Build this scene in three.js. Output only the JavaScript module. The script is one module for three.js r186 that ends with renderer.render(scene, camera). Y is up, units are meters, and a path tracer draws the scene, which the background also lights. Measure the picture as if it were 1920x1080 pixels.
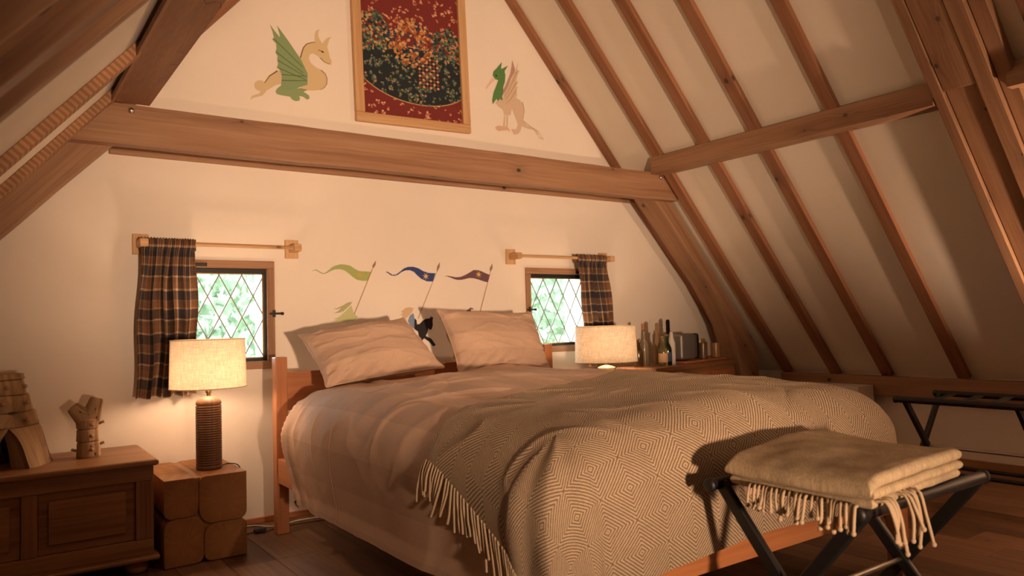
import * as THREE from 'three';
import { RoundedBoxGeometry } from 'three/addons/geometries/RoundedBoxGeometry.js';
import { mergeGeometries, mergeVertices } from 'three/addons/utils/BufferGeometryUtils.js';

// ---------------------------------------------------------------- camera, sky, exposure
const scene = new THREE.Scene();
const camera = new THREE.PerspectiveCamera(41.904, 1920 / 1080, 0.05, 80);
camera.position.set(0, 1, 4.03);
camera.rotation.set(0.0471271, -0.6158537, -0.0285032, 'YXZ');
camera.focus = 3.1;
camera.userData.fStop = 3.2;
scene.add(camera);
scene.background = new THREE.Color().setRGB(10, 10.6, 10.8);   // bright overcast daylight
const renderer = new THREE.WebGLRenderer();
renderer.toneMapping = THREE.LinearToneMapping;
renderer.toneMappingExposure = 0.92;
renderer.shadowMap.enabled = true;
const LAMP = new THREE.Color().setRGB(1.0, 0.63, 0.39);       // warm filament light
const I_BEDSIDE = .54, I_BEDSIDE2 = .30, I_ROOM = 92, I_LOW = 11, I_SPOT = 10.5;

// ---------------------------------------------------------------- helpers
function mulberry(s) { return () => { s |= 0; s = s + 0x6D2B79F5 | 0; let t = Math.imul(s ^ s >>> 15, 1 | s); t = t + Math.imul(t ^ t >>> 7, 61 | t) ^ t; return ((t ^ t >>> 14) >>> 0) / 4294967296; }; }
const rnd = mulberry(7);
const rr = (a, b) => a + (b - a) * rnd();
const V = (x, y, z) => new THREE.Vector3(x, y, z);
const lerp = (a, b, t) => a + (b - a) * t, clamp = (x, a, b) => Math.min(b, Math.max(a, x));
const sstep = (a, b, x) => { const t = clamp((x - a) / (b - a), 0, 1); return t * t * (3 - 2 * t); };
function hash(x, y, s) { let h = Math.imul(x, 374761393) + Math.imul(y, 668265263) + Math.imul(s, 1274126177) | 0; h = Math.imul(h ^ h >>> 13, 1274126177); return ((h ^ h >>> 16) >>> 0) / 4294967296; }
function noise(x, y, s = 0, px = 1e6, py = 1e6) {             // value noise, periodic
  const xi = Math.floor(x), yi = Math.floor(y), fx = x - xi, fy = y - yi, u = fx * fx * (3 - 2 * fx), v = fy * fy * (3 - 2 * fy);
  const m = (a, p) => ((a % p) + p) % p, x0 = m(xi, px), x1 = m(xi + 1, px), y0 = m(yi, py), y1 = m(yi + 1, py);
  return lerp(lerp(hash(x0, y0, s), hash(x1, y0, s), u), lerp(hash(x0, y1, s), hash(x1, y1, s), u), v);
}
function fbm(x, y, s = 0, o = 4, px = 1e6, py = 1e6) { let a = 0, w = .5, t = 0; for (let i = 0; i < o; i++) { a += w * noise(x, y, s + i * 17, px, py); t += w; w *= .5; x *= 2; y *= 2; px *= 2; py *= 2; } return a / t; }
function dataTex(w, h, fn, srgb = true) {                      // fn(u, v) -> [r, g, b] 0..255
  const d = new Uint8Array(w * h * 4);
  for (let j = 0; j < h; j++) for (let i = 0; i < w; i++) { const c = fn((i + .5) / w, (j + .5) / h), k = (j * w + i) * 4; d[k] = clamp(c[0], 0, 255); d[k + 1] = clamp(c[1], 0, 255); d[k + 2] = clamp(c[2], 0, 255); d[k + 3] = 255; }
  const t = new THREE.DataTexture(d, w, h); t.wrapS = t.wrapT = THREE.RepeatWrapping; t.magFilter = THREE.LinearFilter; t.minFilter = THREE.LinearMipmapLinearFilter; t.generateMipmaps = true;
  if (srgb) t.colorSpace = THREE.SRGBColorSpace; t.needsUpdate = true; return t;
}
const mix3 = (a, b, t) => [lerp(a[0], b[0], t), lerp(a[1], b[1], t), lerp(a[2], b[2], t)];
// wood: u runs along the grain (2.4 m a tile), v across it (0.6 m a tile)
function woodTex(base, dark, light, seed, knots = 9, streak = 1, w = 1024, h = 512) {
  const R = mulberry(seed), K = []; for (let i = 0; i < knots; i++) K.push([R(), R(), .006 + R() * .010, .5 + R() * .5]);
  return dataTex(w, h, (u, v) => {
    let kd = 0, bend = 0;
    for (const k of K) {
      let du = u - k[0], dv = v - k[1]; du -= Math.round(du); dv -= Math.round(dv);
      const X = du * 2.4, Y = dv * .6, d = Math.hypot(X * .7, Y), near = Math.exp(-(X * X) / (.0045) - (Y * Y) / (.0016));
      bend += near * Math.sign(Y) * .03; kd = Math.max(kd, k[3] * (1 - sstep(k[2] * .55, k[2], d))); kd = Math.max(kd, near * .16);
    }
    const vv = v + bend + .02 * (fbm(u * 6, v * 4, seed + 3, 3, 6, 4) - .5);
    const broad = fbm(u * 2, vv * 9, seed + 5, 4, 2, 9), line = fbm(u * 6, vv * 70, seed + 9, 3, 6, 70), fine = noise(u * 30, vv * 250, seed + 11, 30, 250);
    const t = clamp(.5 + (broad - .5) * .9 + (line - .5) * .55 * streak + (fine - .5) * .15, 0, 1);
    return mix3(t < .5 ? mix3(dark, base, t * 2) : mix3(base, light, t * 2 - 1), dark.map((x) => x * .45), kd);
  });
}
function std(o) { return new THREE.MeshStandardMaterial({ roughness: .7, side: THREE.DoubleSide, ...o }); }
function flat(r, g, b, rough = .7, extra = {}) { const m = std({ roughness: rough, ...extra }); m.color.setRGB(r, g, b); return m; }
function uvAlong(g, axis, TU = 2.4, TV = .6, ou = rnd(), ov = rnd()) {      // texture laid along one axis, in metres
  if (g.index) g = g.toNonIndexed();
  const p = g.attributes.position, uv = new Float32Array(p.count * 2), a = V(), b = V(), c = V(), n = V();
  for (let i = 0; i < p.count; i += 3) {
    a.fromBufferAttribute(p, i); b.fromBufferAttribute(p, i + 1); c.fromBufferAttribute(p, i + 2);
    n.subVectors(b, a).cross(V().subVectors(c, a)); const m = [Math.abs(n.x), Math.abs(n.y), Math.abs(n.z)];
    let dom = m.indexOf(Math.max(...m)), ua = axis, va;
    if (dom === axis) { const o = [0, 1, 2].filter((k) => k !== axis); ua = o[0]; va = o[1]; } else va = 3 - axis - dom;
    [a, b, c].forEach((q, k) => { const arr = q.toArray(); uv[(i + k) * 2] = arr[ua] / TU + ou; uv[(i + k) * 2 + 1] = arr[va] / TV + ov; });
  }
  g.setAttribute('uv', new THREE.BufferAttribute(uv, 2)); return g;
}
const used = {};
function numbered(n) { const k = used[n] = (used[n] ?? -1) + 1; return k ? n + '_' + String(k).padStart(3, '0') : n; }
function mesh(name, geo, mat, parent) {
  const m = new THREE.Mesh(geo, mat); m.name = parent && parent !== scene ? name : numbered(name); m.castShadow = m.receiveShadow = true; (parent ?? scene).add(m); return m;
}
function tag(o, label, category, group) { o.userData.label = label; o.userData.category = category; if (group) o.userData.group = group; return o; }
function thing(name, label, category, [x, y, z] = [0, 0, 0], turn = 0, group) {
  const o = new THREE.Group(); o.name = numbered(name); o.position.set(x, y, z); o.rotation.y = turn; scene.add(o); return tag(o, label, category, group);
}
function struct(o) { o.userData.kind = 'structure'; return o; }
function structGroup(name) { const o = new THREE.Group(); o.name = name; scene.add(o); return struct(o); }
// rounded box from min to max corner, grain along axis
function bx(x0, x1, y0, y1, z0, z1, axis = 0, r = .003) {
  const sx = x1 - x0, sy = y1 - y0, sz = z1 - z0; r = Math.min(r, sx / 2.01, sy / 2.01, sz / 2.01);
  const g = uvAlong(new RoundedBoxGeometry(sx, sy, sz, 1, r), axis); g.translate((x0 + x1) / 2, (y0 + y1) / 2, (z0 + z1) / 2); return g;
}
// bar between two points: w across (sideways), h thick (towards up)
function bar(p, q, w, h, up = V(0, 1, 0), r = .003) {
  const d = V().subVectors(q, p), L = d.length(); d.normalize(); const zz = V().crossVectors(d, up).normalize(), yy = V().crossVectors(zz, d).normalize();
  const g = uvAlong(new RoundedBoxGeometry(L, h, w, 1, Math.min(r, w / 2.01, h / 2.01)), 0);
  g.applyMatrix4(new THREE.Matrix4().makeBasis(d, yy, zz).setPosition(p.clone().add(q).multiplyScalar(.5))); return g;
}
function tube(pts, r, seg = 12, rad = 6) { return new THREE.TubeGeometry(new THREE.CatmullRomCurve3(pts), seg, r, rad, false); }
function rod(p, q, r, rad = 12) { const g = new THREE.CylinderGeometry(r, r, p.distanceTo(q), rad); g.applyMatrix4(new THREE.Matrix4().compose(p.clone().add(q).multiplyScalar(.5), new THREE.Quaternion().setFromUnitVectors(V(0, 1, 0), q.clone().sub(p).normalize()), V(1, 1, 1))); return g; }
function lathe(pts, seg = 32) { return new THREE.LatheGeometry(pts.map(([x, y]) => new THREE.Vector2(x, y)), seg); }
function poly(pts, holes = []) { const s = new THREE.Shape(pts.map((p) => new THREE.Vector2(...p))); holes.forEach((h) => s.holes.push(new THREE.Path(h.map((p) => new THREE.Vector2(...p))))); return s; }
function extrude(pts, z0, z1, holes = [], bevel = 0) { const g = new THREE.ExtrudeGeometry(poly(pts, holes), { depth: z1 - z0 - 2 * bevel, bevelEnabled: bevel > 0, bevelSize: bevel, bevelOffset: -bevel, bevelThickness: bevel, bevelSegments: 1, curveSegments: 8 }); g.translate(0, 0, z0 + bevel); return g; }
// grid surface fn(s, t) -> Vector3
function surf(nu, nv, fn, uvfn) {
  const g = new THREE.PlaneGeometry(1, 1, nu, nv), p = g.attributes.position, uv = g.attributes.uv;
  for (let j = 0; j <= nv; j++) for (let i = 0; i <= nu; i++) { const k = j * (nu + 1) + i, q = fn(i / nu, j / nv); p.setXYZ(k, q.x, q.y, q.z); if (uvfn) { const c = uvfn(i / nu, j / nv); uv.setXY(k, c[0], c[1]); } }
  g.computeVertexNormals(); return g;
}
function displace(g, fn) {                                      // push vertices along their normals, then renew the normals
  const p = g.attributes.position, n = g.attributes.normal, out = new Float32Array(p.count * 3);
  for (let i = 0; i < p.count; i++) { const d = fn(i, p, n); out[i * 3] = p.getX(i) + n.getX(i) * d; out[i * 3 + 1] = p.getY(i) + n.getY(i) * d; out[i * 3 + 2] = p.getZ(i) + n.getZ(i) * d; }
  g.setAttribute('position', new THREE.BufferAttribute(out, 3)); g.computeVertexNormals(); return g;
}

// ---------------------------------------------------------------- materials
const T = {
  timber: woodTex([158, 121, 92], [126, 88, 62], [178, 142, 112], 11, 12),
  rafter: woodTex([148, 102, 72], [118, 76, 50], [168, 122, 90], 13, 16),
  pine: woodTex([206, 168, 124], [178, 132, 90], [222, 190, 150], 23, 5, .8),
  oak: woodTex([150, 108, 72], [116, 78, 50], [172, 128, 90], 37, 2, 1.2),
  cherry: woodTex([178, 116, 74], [148, 90, 56], [196, 136, 94], 41, 2, .7),
  floorA: woodTex([122, 88, 64], [92, 62, 42], [142, 108, 82], 51, 4),
  floorB: woodTex([112, 80, 58], [84, 56, 38], [134, 100, 76], 57, 5),
  walnut: woodTex([122, 88, 64], [92, 62, 42], [146, 108, 80], 67, 3, 1.2),
  drift: woodTex([168, 138, 104], [120, 92, 64], [192, 164, 130], 61, 10, 1.4),
};
const M = {
  timber: std({ map: T.timber, roughness: .62 }), rafter: std({ map: T.rafter, roughness: .62 }), pine: std({ map: T.pine, roughness: .55 }), oak: std({ map: T.oak, roughness: .42 }), cherry: std({ map: T.cherry, roughness: .4 }),
  floorA: std({ map: T.floorA, roughness: .55 }), floorB: std({ map: T.floorB, roughness: .55 }), floorC: std({ map: T.floorA, roughness: .55, color: 0xc6beb6 }), drift: std({ map: T.drift, roughness: .8 }), walnut: std({ map: T.walnut, roughness: .6 }),
  iron: flat(.025, .024, .024, .45, { metalness: .4 }), steel: flat(.55, .53, .5, .3, { metalness: 1 }), brass: flat(.55, .4, .2, .3, { metalness: 1 }), lead: flat(.24, .22, .19, .45, { metalness: .7 }),
  black: flat(.006, .0055, .006, .5), webbing: flat(.02, .02, .022, .9), cableW: flat(.6, .57, .52, .5), cableB: flat(.015, .015, .015, .5),
  white: flat(.8, .77, .72, .7),
};
T.sawn = dataTex(1024, 128, (u, v) => { const k = .5 + .5 * Math.sin((u + .004 * fbm(u * 40, v * 3, 4, 2, 40, 3)) * 6.2832 * 112), n = 1 + .3 * (fbm(u * 20, v * 8, 6, 3, 20, 8) - .5); return mix3([150, 108, 78], [178, 136, 102], sstep(.25, .75, k)).map((c) => c * n); });   // band-saw marks across the grain
M.sawn = std({ map: T.sawn, roughness: .75 });
T.wane = dataTex(1024, 512, (u, v) => {            // waney timber: bark edges and worm tracks as dark wandering lines
  const g = fbm(u * 3, v * 14, 83, 4, 3, 14), e = fbm(u * 14, v * 5, 87, 4, 14, 5), k = Math.max(0, 1 - Math.abs(e - .52) / .012) * sstep(.45, .6, fbm(u * 9, v * 4, 89, 3, 9, 4)), n = 1 + .12 * (noise(u * 60, v * 200, 3, 60, 200) - .5);
  return mix3(mix3([122, 84, 58], [162, 120, 88], g), [70, 48, 34], clamp(k, 0, 1) * .85).map((c) => c * n);
});
M.wane = std({ map: T.wane, roughness: .7 });
const plasterBump = dataTex(512, 512, (u, v) => { const t = 128 + 150 * (fbm(u * 10, v * 10, 3, 5, 10, 10) - .5); return [t, t, t]; }, false);
M.plaster = std({ roughness: .92, map: dataTex(512, 512, (u, v) => { const t = 1 + .05 * (fbm(u * 6, v * 6, 91, 5, 6, 6) - .5); return [238 * t, 231 * t, 221 * t]; }), bumpMap: plasterBump, bumpScale: .004 });
M.panel = std({ roughness: .9, map: dataTex(256, 256, (u, v) => { const t = 1 + .04 * (fbm(u * 5, v * 5, 77, 4, 5, 5) - .5); return [230 * t, 222 * t, 208 * t]; }) });

// ---------------------------------------------------------------- room shell (far gable at z = 0, floor at y = 0, ridge at x = 2.165)
const RX = 2.165, TAN = 1.144, RY = 3.952, NX = .7529, NY = .6581, ZB = 8.6;
const roofY = (x, off = 0) => RY - TAN * Math.abs(x - RX) + off / NY;      // height of the rafter plane (off = distance outwards)
const mir = (x) => 2 * RX - x;
const mirPts = (pts) => pts.map(([x, y]) => [mir(x), y]).reverse();

const W1 = { x0: .727, x1: 1.287, y0: .799, y1: 1.369 }, W2 = { x0: 2.961, x1: 3.541, y0: .799, y1: 1.369 };
const holeOf = (w) => [[w.x0 + .02, w.y0 + .02], [w.x0 + .02, w.y1 - .02], [w.x1 - .02, w.y1 - .02], [w.x1 - .02, w.y0 + .02]];
const gable = [[-.99, 0], [5.32, 0], [5.32, .39], [RX, roofY(RX, .035)], [-.99, .39]];
struct(mesh('wall_far', uvAlong(extrude(gable, -.28, 0, [holeOf(W1), holeOf(W2)]), 0, 3, 3, 0, 0), M.plaster));
struct(mesh('wall_near', uvAlong(extrude(gable, ZB, ZB + .2), 0, 3, 3, .3, .2), M.plaster));
const knee = [[5.17, 0], [5.32, 0], [5.32, roofY(5.32, .035)], [5.17, roofY(5.17, .035)]];
struct(mesh('wall_right', uvAlong(extrude(knee, 0, ZB), 2, 3, 3), M.plaster));
struct(mesh('wall_left', uvAlong(extrude(mirPts(knee), 0, ZB), 2, 3, 3), M.plaster));
struct(mesh('baseboard_far', bx(.99, 4.62, 0, .028, .001, .016, 0), M.cherry));
struct(mesh('baseboard_right', bx(5.152, 5.169, 0, .05, 1.17, 5, 2), M.oak));

// floor: boards run away from the camera, each one a plank; the part behind the camera is a plain slab
const floor = structGroup('floor');
mesh('subfloor', uvAlong(new THREE.BoxGeometry(6.3, .12, ZB + .3).translate(RX, -.085, ZB / 2), 2), M.floorB, floor);
{
  const w = .19, mats = [M.floorA, M.floorB, M.floorC, M.floorA];
  for (let i = 0; i < 32; i++) {
    const x0 = -.84 + i * w; let z = -.02 - rnd() * 1.1;
    if (x0 > .96 - w && x0 < 1.15) z = .69 - 1.35;
    while (z < 5.2) {
      const z0 = Math.max(z, 0), z1 = Math.min(z + 1.35, 5.2); z += 1.35; if (z1 - z0 < .05) continue;
      mesh('plank', bx(x0 + .0008, Math.min(x0 + w - .0008, 5.168), -.025, 0, z0 + .0008, z1 - .0008, 2, .0015), mats[(i * 7 + Math.floor(rnd() * 4)) % 4], floor);
    }
  }
  mesh('floor_slab', uvAlong(new THREE.BoxGeometry(6.0, .025, ZB - 5.2).translate(RX, -.0125, (ZB + 5.2) / 2), 2), M.floorB, floor);
}

// ceiling: two boarded slopes with rafters and purlins
const ceiling = structGroup('ceiling');
const panelR = [[RX, roofY(RX, .035)], [5.36, roofY(5.36, .035)], [5.36, roofY(5.36, .16)], [RX, roofY(RX, .16)]];
mesh('roof_panel', uvAlong(extrude(panelR, -.28, ZB + .2), 2, 2, 2), M.panel, ceiling);
mesh('roof_panel', uvAlong(extrude(mirPts(panelR), -.28, ZB + .2), 2, 2, 2), M.panel, ceiling);
function rafter(z0, z1, right) {
  const a = V(2.2, roofY(2.2), 0), b = V(5.125, roofY(5.125), 0), o = .0345;
  const pts = [[a.x, a.y], [b.x, b.y], [b.x + NX * o, b.y + NY * o], [a.x + NX * o, a.y + NY * o]];
  // grain down the slope: build it flat, then turn it
  const L = a.distanceTo(b), g = uvAlong(new RoundedBoxGeometry(L, o, z1 - z0, 1, .003), 0);
  g.applyMatrix4(new THREE.Matrix4().makeBasis(V(NY, -NX, 0), V(NX, NY, 0), V(0, 0, 1)).setPosition(a.clone().add(b).multiplyScalar(.5).add(V(NX * o / 2, NY * o / 2, (z0 + z1) / 2))));
  if (!right) { g.applyMatrix4(new THREE.Matrix4().makeScale(-1, 1, 1)); g.translate(2 * RX, 0, 0); const p = g.attributes.position; flip(g); }
  mesh('rafter', g, right || z0 < .1 ? M.rafter : M.sawn, ceiling);
}
function flip(g) { for (const n of Object.keys(g.attributes)) { const a = g.attributes[n], s = a.itemSize, d = a.array; for (let i = 0; i < a.count; i += 3) for (let k = 0; k < s; k++) { const t = d[(i + 1) * s + k]; d[(i + 1) * s + k] = d[(i + 2) * s + k]; d[(i + 2) * s + k] = t; } } const n = g.attributes.normal; }
for (const z of [.001, .42, .82, 1.21, 1.71, 2.72, 3.2, 3.7, 4.2, 4.9]) rafter(z, z + (z < .1 ? .06 : .075), true);
for (const z of [.001, .42, 1.03, 2.75, 3.3, 3.9, 4.5]) rafter(z, z + (z < .1 ? .06 : z === 1.03 ? .085 : .075), false);
// purlins run along the slopes on the truss; wall plate at the foot of the right rafters
mesh('purlin', uvAlong(extrude([[3.772, 2.0], [3.895, 2.0], [3.895, 2.045], [3.772, roofY(3.772)]], 0.4, 2.28), 2), M.timber, ceiling);
mesh('purlin', uvAlong(extrude([[3.772, 2.0], [3.895, 2.0], [3.895, 2.045], [3.772, roofY(3.772)]], 2.6, 5.5), 2), M.timber, ceiling);
mesh('purlin', uvAlong(extrude([[.45, 2.016], [.613, 2.016], [.613, roofY(.613)], [.45, roofY(.45)]], .402, 2.28), 2), M.wane, ceiling);
mesh('purlin', uvAlong(extrude([[.45, 2.016], [.613, 2.016], [.613, roofY(.613)], [.45, roofY(.45)]], 2.6, 5.5), 2), M.wane, ceiling);
mesh('wall_plate', bx(5.10, 5.169, .425, .564, .42, 6, 2), M.timber, ceiling);
struct(mesh('trim_1', bx(.5, 4.0, 1.868, 1.925, .001, .03, 0), M.timber));     // board on the gable behind the tie beam
struct(mesh('trim_2', bx(4.90, 5.095, 0, .5, .45, 1.165, 2), M.white));

// ---------------------------------------------------------------- roof trusses
function hewn(x0, x1, y0, y1, z0, z1) {                       // tie beam with slightly wavy hewn faces
  const g = new THREE.BoxGeometry(x1 - x0, y1 - y0, z1 - z0, 90, 6, 3).toNonIndexed(); g.translate((x0 + x1) / 2, (y0 + y1) / 2, (z0 + z1) / 2);
  uvAlong(g, 0); const p = g.attributes.position;
  for (let i = 0; i < p.count; i++) {
    const x = p.getX(i), y = p.getY(i), z = p.getZ(i);
    p.setY(i, y + (fbm(x * 3.1, y > (y0 + y1) / 2 ? 3 : 9, 5, 3) - .5) * .008); p.setZ(i, z + (fbm(x * 5, y * 12, 8, 3) - .5) * .008);
  }
  g.computeVertexNormals(); return g;
}
{
  const t = thing('roof_truss', 'heavy timber tie beam with curved side principals in front of the painted gable wall', 'roof truss');
  mesh('tie_beam', hewn(.3, 4.03, 1.832, 2.014, .332, .4), M.timber, t);
  // principals: straight below the tie, curving down into a post at the foot
  const inner = [[3.715, 2.0], [3.856, 1.849], [4.03, 1.667], [4.192, 1.491], [4.411, 1.258], [4.53, 1.1], [4.633, .939], [4.7, .76], [4.735, .571], [4.745, 0]];
  const outer = [[4.955, 0], [4.95, .76], [4.92, roofY(4.92) - .003], [3.9, 2.0]];
  const P = [...inner, ...outer];
  mesh('principal', uvAlong(extrude(P, .15, .331, [], .004).rotateZ(.85), 0).rotateZ(-.85), M.timber, t);
  mesh('principal', uvAlong(extrude(mirPts(P), .15, .331, [], .004).rotateZ(-.85), 0).rotateZ(.85), M.timber, t);
  const bolt = lathe([[0, .014], [.006, .0135], [.011, .010], [.0135, .004], [.014, 0]], 20).rotateX(Math.PI / 2);
  for (const [x, y] of [[.54, 1.985], [3.86, 1.985]]) { const b = mesh('bolt', bolt, M.steel, t); b.position.set(x, y, .4); b.userData.label = 'domed steel bolt head'; }
}
{
  const t = thing('roof_truss', 'built-up principal rafters of layered planks rising behind the empty luggage rack', 'roof truss');
  const layer = (name, z0, z1, o0, o1, xa, xb, right, m) => {
    const a = V(xa, roofY(xa), 0), b = V(xb, roofY(xb), 0), L = a.distanceTo(b), g = uvAlong(new RoundedBoxGeometry(L, o1 - o0, z1 - z0, 1, .005), 0);
    g.applyMatrix4(new THREE.Matrix4().makeBasis(V(NY, -NX, 0), V(NX, NY, 0), V(0, 0, 1)).setPosition(a.clone().add(b).multiplyScalar(.5).add(V(NX * (o0 + o1) / 2, NY * (o0 + o1) / 2, (z0 + z1) / 2))));
    if (!right) { g.applyMatrix4(new THREE.Matrix4().makeScale(-1, 1, 1)); g.translate(2 * RX, 0, 0); flip(g); }
    mesh(name, g, m, t);
  };
  for (const right of [true, false]) {
    layer('principal', 2.285, 2.335, -.062, .034, 2.2, 5.05, right, M.timber);
    layer('principal', 2.485, 2.56, -.062, .034, 2.2, 5.05, right, M.timber);
    layer('filler_board', 2.337, 2.483, -.054, .02, 2.2, 3.80, right, M.timber);
    layer('filler_board', 2.337, 2.483, -.036, .02, 3.803, 5.05, right, M.timber);
    layer('chamfered_beam', 2.562, 2.63, -.03, .034, 2.2, 5.05, right, M.timber);
  }
}

// ---------------------------------------------------------------- windows
function clipPoly(pts, x0, x1, y0, y1) {
  const side = [(p) => p[0] - x0, (p) => x1 - p[0], (p) => p[1] - y0, (p) => y1 - p[1]];
  for (const f of side) { const out = []; for (let i = 0; i < pts.length; i++) { const a = pts[i], b = pts[(i + 1) % pts.length], da = f(a), db = f(b); if (da >= 0) out.push(a); if ((da >= 0) !== (db >= 0)) { const t = da / (da - db); out.push([lerp(a[0], b[0], t), lerp(a[1], b[1], t)]); } } pts = out; if (!pts.length) break; }
  return pts;
}
const glass = new THREE.MeshPhysicalMaterial({ transmission: 1, thickness: 0, roughness: .04, ior: 1.5, side: THREE.DoubleSide }); glass.color.setRGB(.96, 1, .98);
const barLead = bx(-.5, .5, -.0028, .0028, -.003, .003, 0, .001);
function windowAt(n, w, ox, oy, latchX) {
  const g = structGroup('window_' + n), f = .04, z0 = -.05, z1 = .012;
  for (const [a, b, c, d, ax] of [[w.x0, w.x1, w.y1 - f, w.y1, 0], [w.x0, w.x1, w.y0, w.y0 + f, 0], [w.x0, w.x0 + f, w.y0 + f, w.y1 - f, 1], [w.x1 - f, w.x1, w.y0 + f, w.y1 - f, 1]]) mesh('frame_board', bx(a, b, c, d, z0, z1, ax), M.timber, g);
  const X0 = w.x0 + f + .001, X1 = w.x1 - f - .001, Y0 = w.y0 + f + .001, Y1 = w.y1 - f - .001, s = .013;
  for (const [a, b, c, d, ax] of [[X0, X1, Y1 - .024, Y1, 0], [X0, X1, Y0, Y0 + .016, 0], [X0, X0 + s, Y0 + .016, Y1 - .024, 1], [X1 - s, X1, Y0 + .016, Y1 - .024, 1]]) mesh('casement_bar', bx(a, b, c, d, -.034, -.008, ax, .002), M.iron, g);
  const gx0 = X0 + s, gx1 = X1 - s, gy0 = Y0 + .016, gy1 = Y1 - .024, hx = .0575, hy = .111, z = -.02;
  for (const [a, b, c, d] of [[gx0, gx1, gy1 - .006, gy1], [gx0, gx1, gy0, gy0 + .006], [gx0, gx0 + .006, gy0, gy1], [gx1 - .006, gx1, gy0, gy1]]) mesh('lead_edge', bx(a, b, c, d, z - .003, z + .003, 0, .001), M.brass, g);
  for (let k = -12; k <= 12; k++) for (const sg of [1, -1]) {   // diagonal lead cames, clipped to the opening
    const pts = []; for (let i = 0; i <= 400; i++) { const x = lerp(gx0, gx1, i / 400), y = oy + sg * hy * (2 * k - (x - ox) / hx); if (y >= gy0 && y <= gy1) pts.push([x, y]); }
    if (pts.length < 6) continue; const a = pts[0], b = pts[pts.length - 1], m = mesh('lead_came', barLead, M.lead, g);
    m.position.set((a[0] + b[0]) / 2, (a[1] + b[1]) / 2, z); m.rotation.z = Math.atan2(b[1] - a[1], b[0] - a[0]); m.scale.x = Math.hypot(b[0] - a[0], b[1] - a[1]);
  }
  for (let i = -9; i <= 9; i++) for (let j = -7; j <= 7; j++) {
    if ((i + j) % 2 === 0) continue; const cx = ox + i * hx, cy = oy + j * hy;                       // diamond quarries round every node position
    const p = clipPoly([[cx + hx, cy], [cx, cy + hy], [cx - hx, cy], [cx, cy - hy]], gx0, gx1, gy0, gy1);
    if (p.length > 2) { const q = new THREE.ShapeGeometry(poly(p)); q.translate(0, 0, z); mesh('pane', q, glass, g); }
  }
  const L = mesh('latch', mergeGeometries([bx(latchX - .03, latchX + .035, 1.083, 1.094, .013, .022, 0), bx(latchX - .012, latchX + .004, 1.07, 1.108, .013, .019, 1), new THREE.SphereGeometry(.009, 10, 8).toNonIndexed().translate(latchX + .038, 1.088, .024)].map((q) => { const r = q.index ? q.toNonIndexed() : q; for (const k of Object.keys(r.attributes)) if (!['position', 'normal', 'uv'].includes(k)) r.deleteAttribute(k); return r; })), M.iron, g);
  L.userData.label = 'forged iron window catch';
  mesh('hinge', bx(latchX > 2 ? w.x1 - .15 : w.x0 + .16, (latchX > 2 ? w.x1 - .15 : w.x0 + .16) + .055, w.y1 - .034, w.y1 - .016, .012, .02, 0), M.iron, g);
}
windowAt(1, W1, 1.008, 1.295, 1.285);
windowAt(2, W2, 3.125, 1.295, 2.985);

// ---------------------------------------------------------------- bed
const BX = 2.06;                                               // bed axis
{
  const t = thing('bed', 'orange-brown wooden double bed frame with plank headboard and slim square posts', 'bed', [0, 0, 0]);
  for (const x of [1.19, 2.87]) mesh('head_post', bx(x, x + .06, 0, .866, .25, .31, 1, .005), M.cherry, t);
  mesh('headboard_plank', bx(1.25, 2.87, .60, .79, .265, .295, 0), M.cherry, t);
  mesh('headboard_plank', bx(1.25, 2.87, .36, .56, .265, .295, 0), M.cherry, t);
  for (const x of [1.19, 2.87]) mesh('foot_post', bx(x, x + .06, 0, .40, 2.435, 2.495, 1, .004), M.cherry, t);
  mesh('foot_rail', bx(1.25, 2.87, .24, .37, 2.45, 2.49, 0), M.cherry, t);
  for (const x of [1.195, 2.895]) mesh('side_rail', bx(x, x + .03, .25, .37, .31, 2.435, 2), M.cherry, t);
  for (let i = 0; i < 12; i++) mesh('slat', bx(1.23, 2.89, .33, .35, .42 + i * .165, .50 + i * .165, 0), M.pine, t);
}
tag(mesh('mattress', bx(1.24, 2.88, .352, .56, .33, 2.42, 0, .05), flat(.75, .7, .62, .9)), 'pale thick mattress lying on the bed slats under the duvet', 'mattress');

// draped cloth over the bed: a = distance across (0 on the axis), b = distance towards the foot
const DW = .72, DF = 2.34, DH = .56, DR = .165;
const dropOut = (e, r) => e < r * Math.PI / 2 ? [r * Math.sin(e / r), r * (1 - Math.cos(e / r))] : [r, r + e - r * Math.PI / 2];
function drape(a, b, lift = 0) {
  const ea = Math.max(0, Math.abs(a) - DW), eb = b > DF ? b - DF : b < DH ? b - DH : 0, e = Math.hypot(ea, eb), r = eb < 0 ? lerp(DR, .10, clamp(-eb / (ea - eb + 1e-6), 0, 1)) : DR;
  const [o, d] = dropOut(e, r), ux = e ? ea / e : 0, uz = e ? eb / e : 0;
  const c = 1 - Math.pow(clamp(Math.abs(a) / (DW + .2), 0, 1), 2), f = sstep(2.5, 1.0, b);
  const puff = .012 + c * (.028 + .045 * f);
  const belly = ea > 0 ? .03 * Math.sin(clamp((e - .1) / .4, 0, 1) * Math.PI) * ux : 0;
  return V(BX + Math.sign(a) * (Math.min(Math.abs(a), DW) + o * ux + belly), .675 + puff - d + lift, (b > DF ? DF : b < DH ? DH : b) + o * uz);
}
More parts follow.
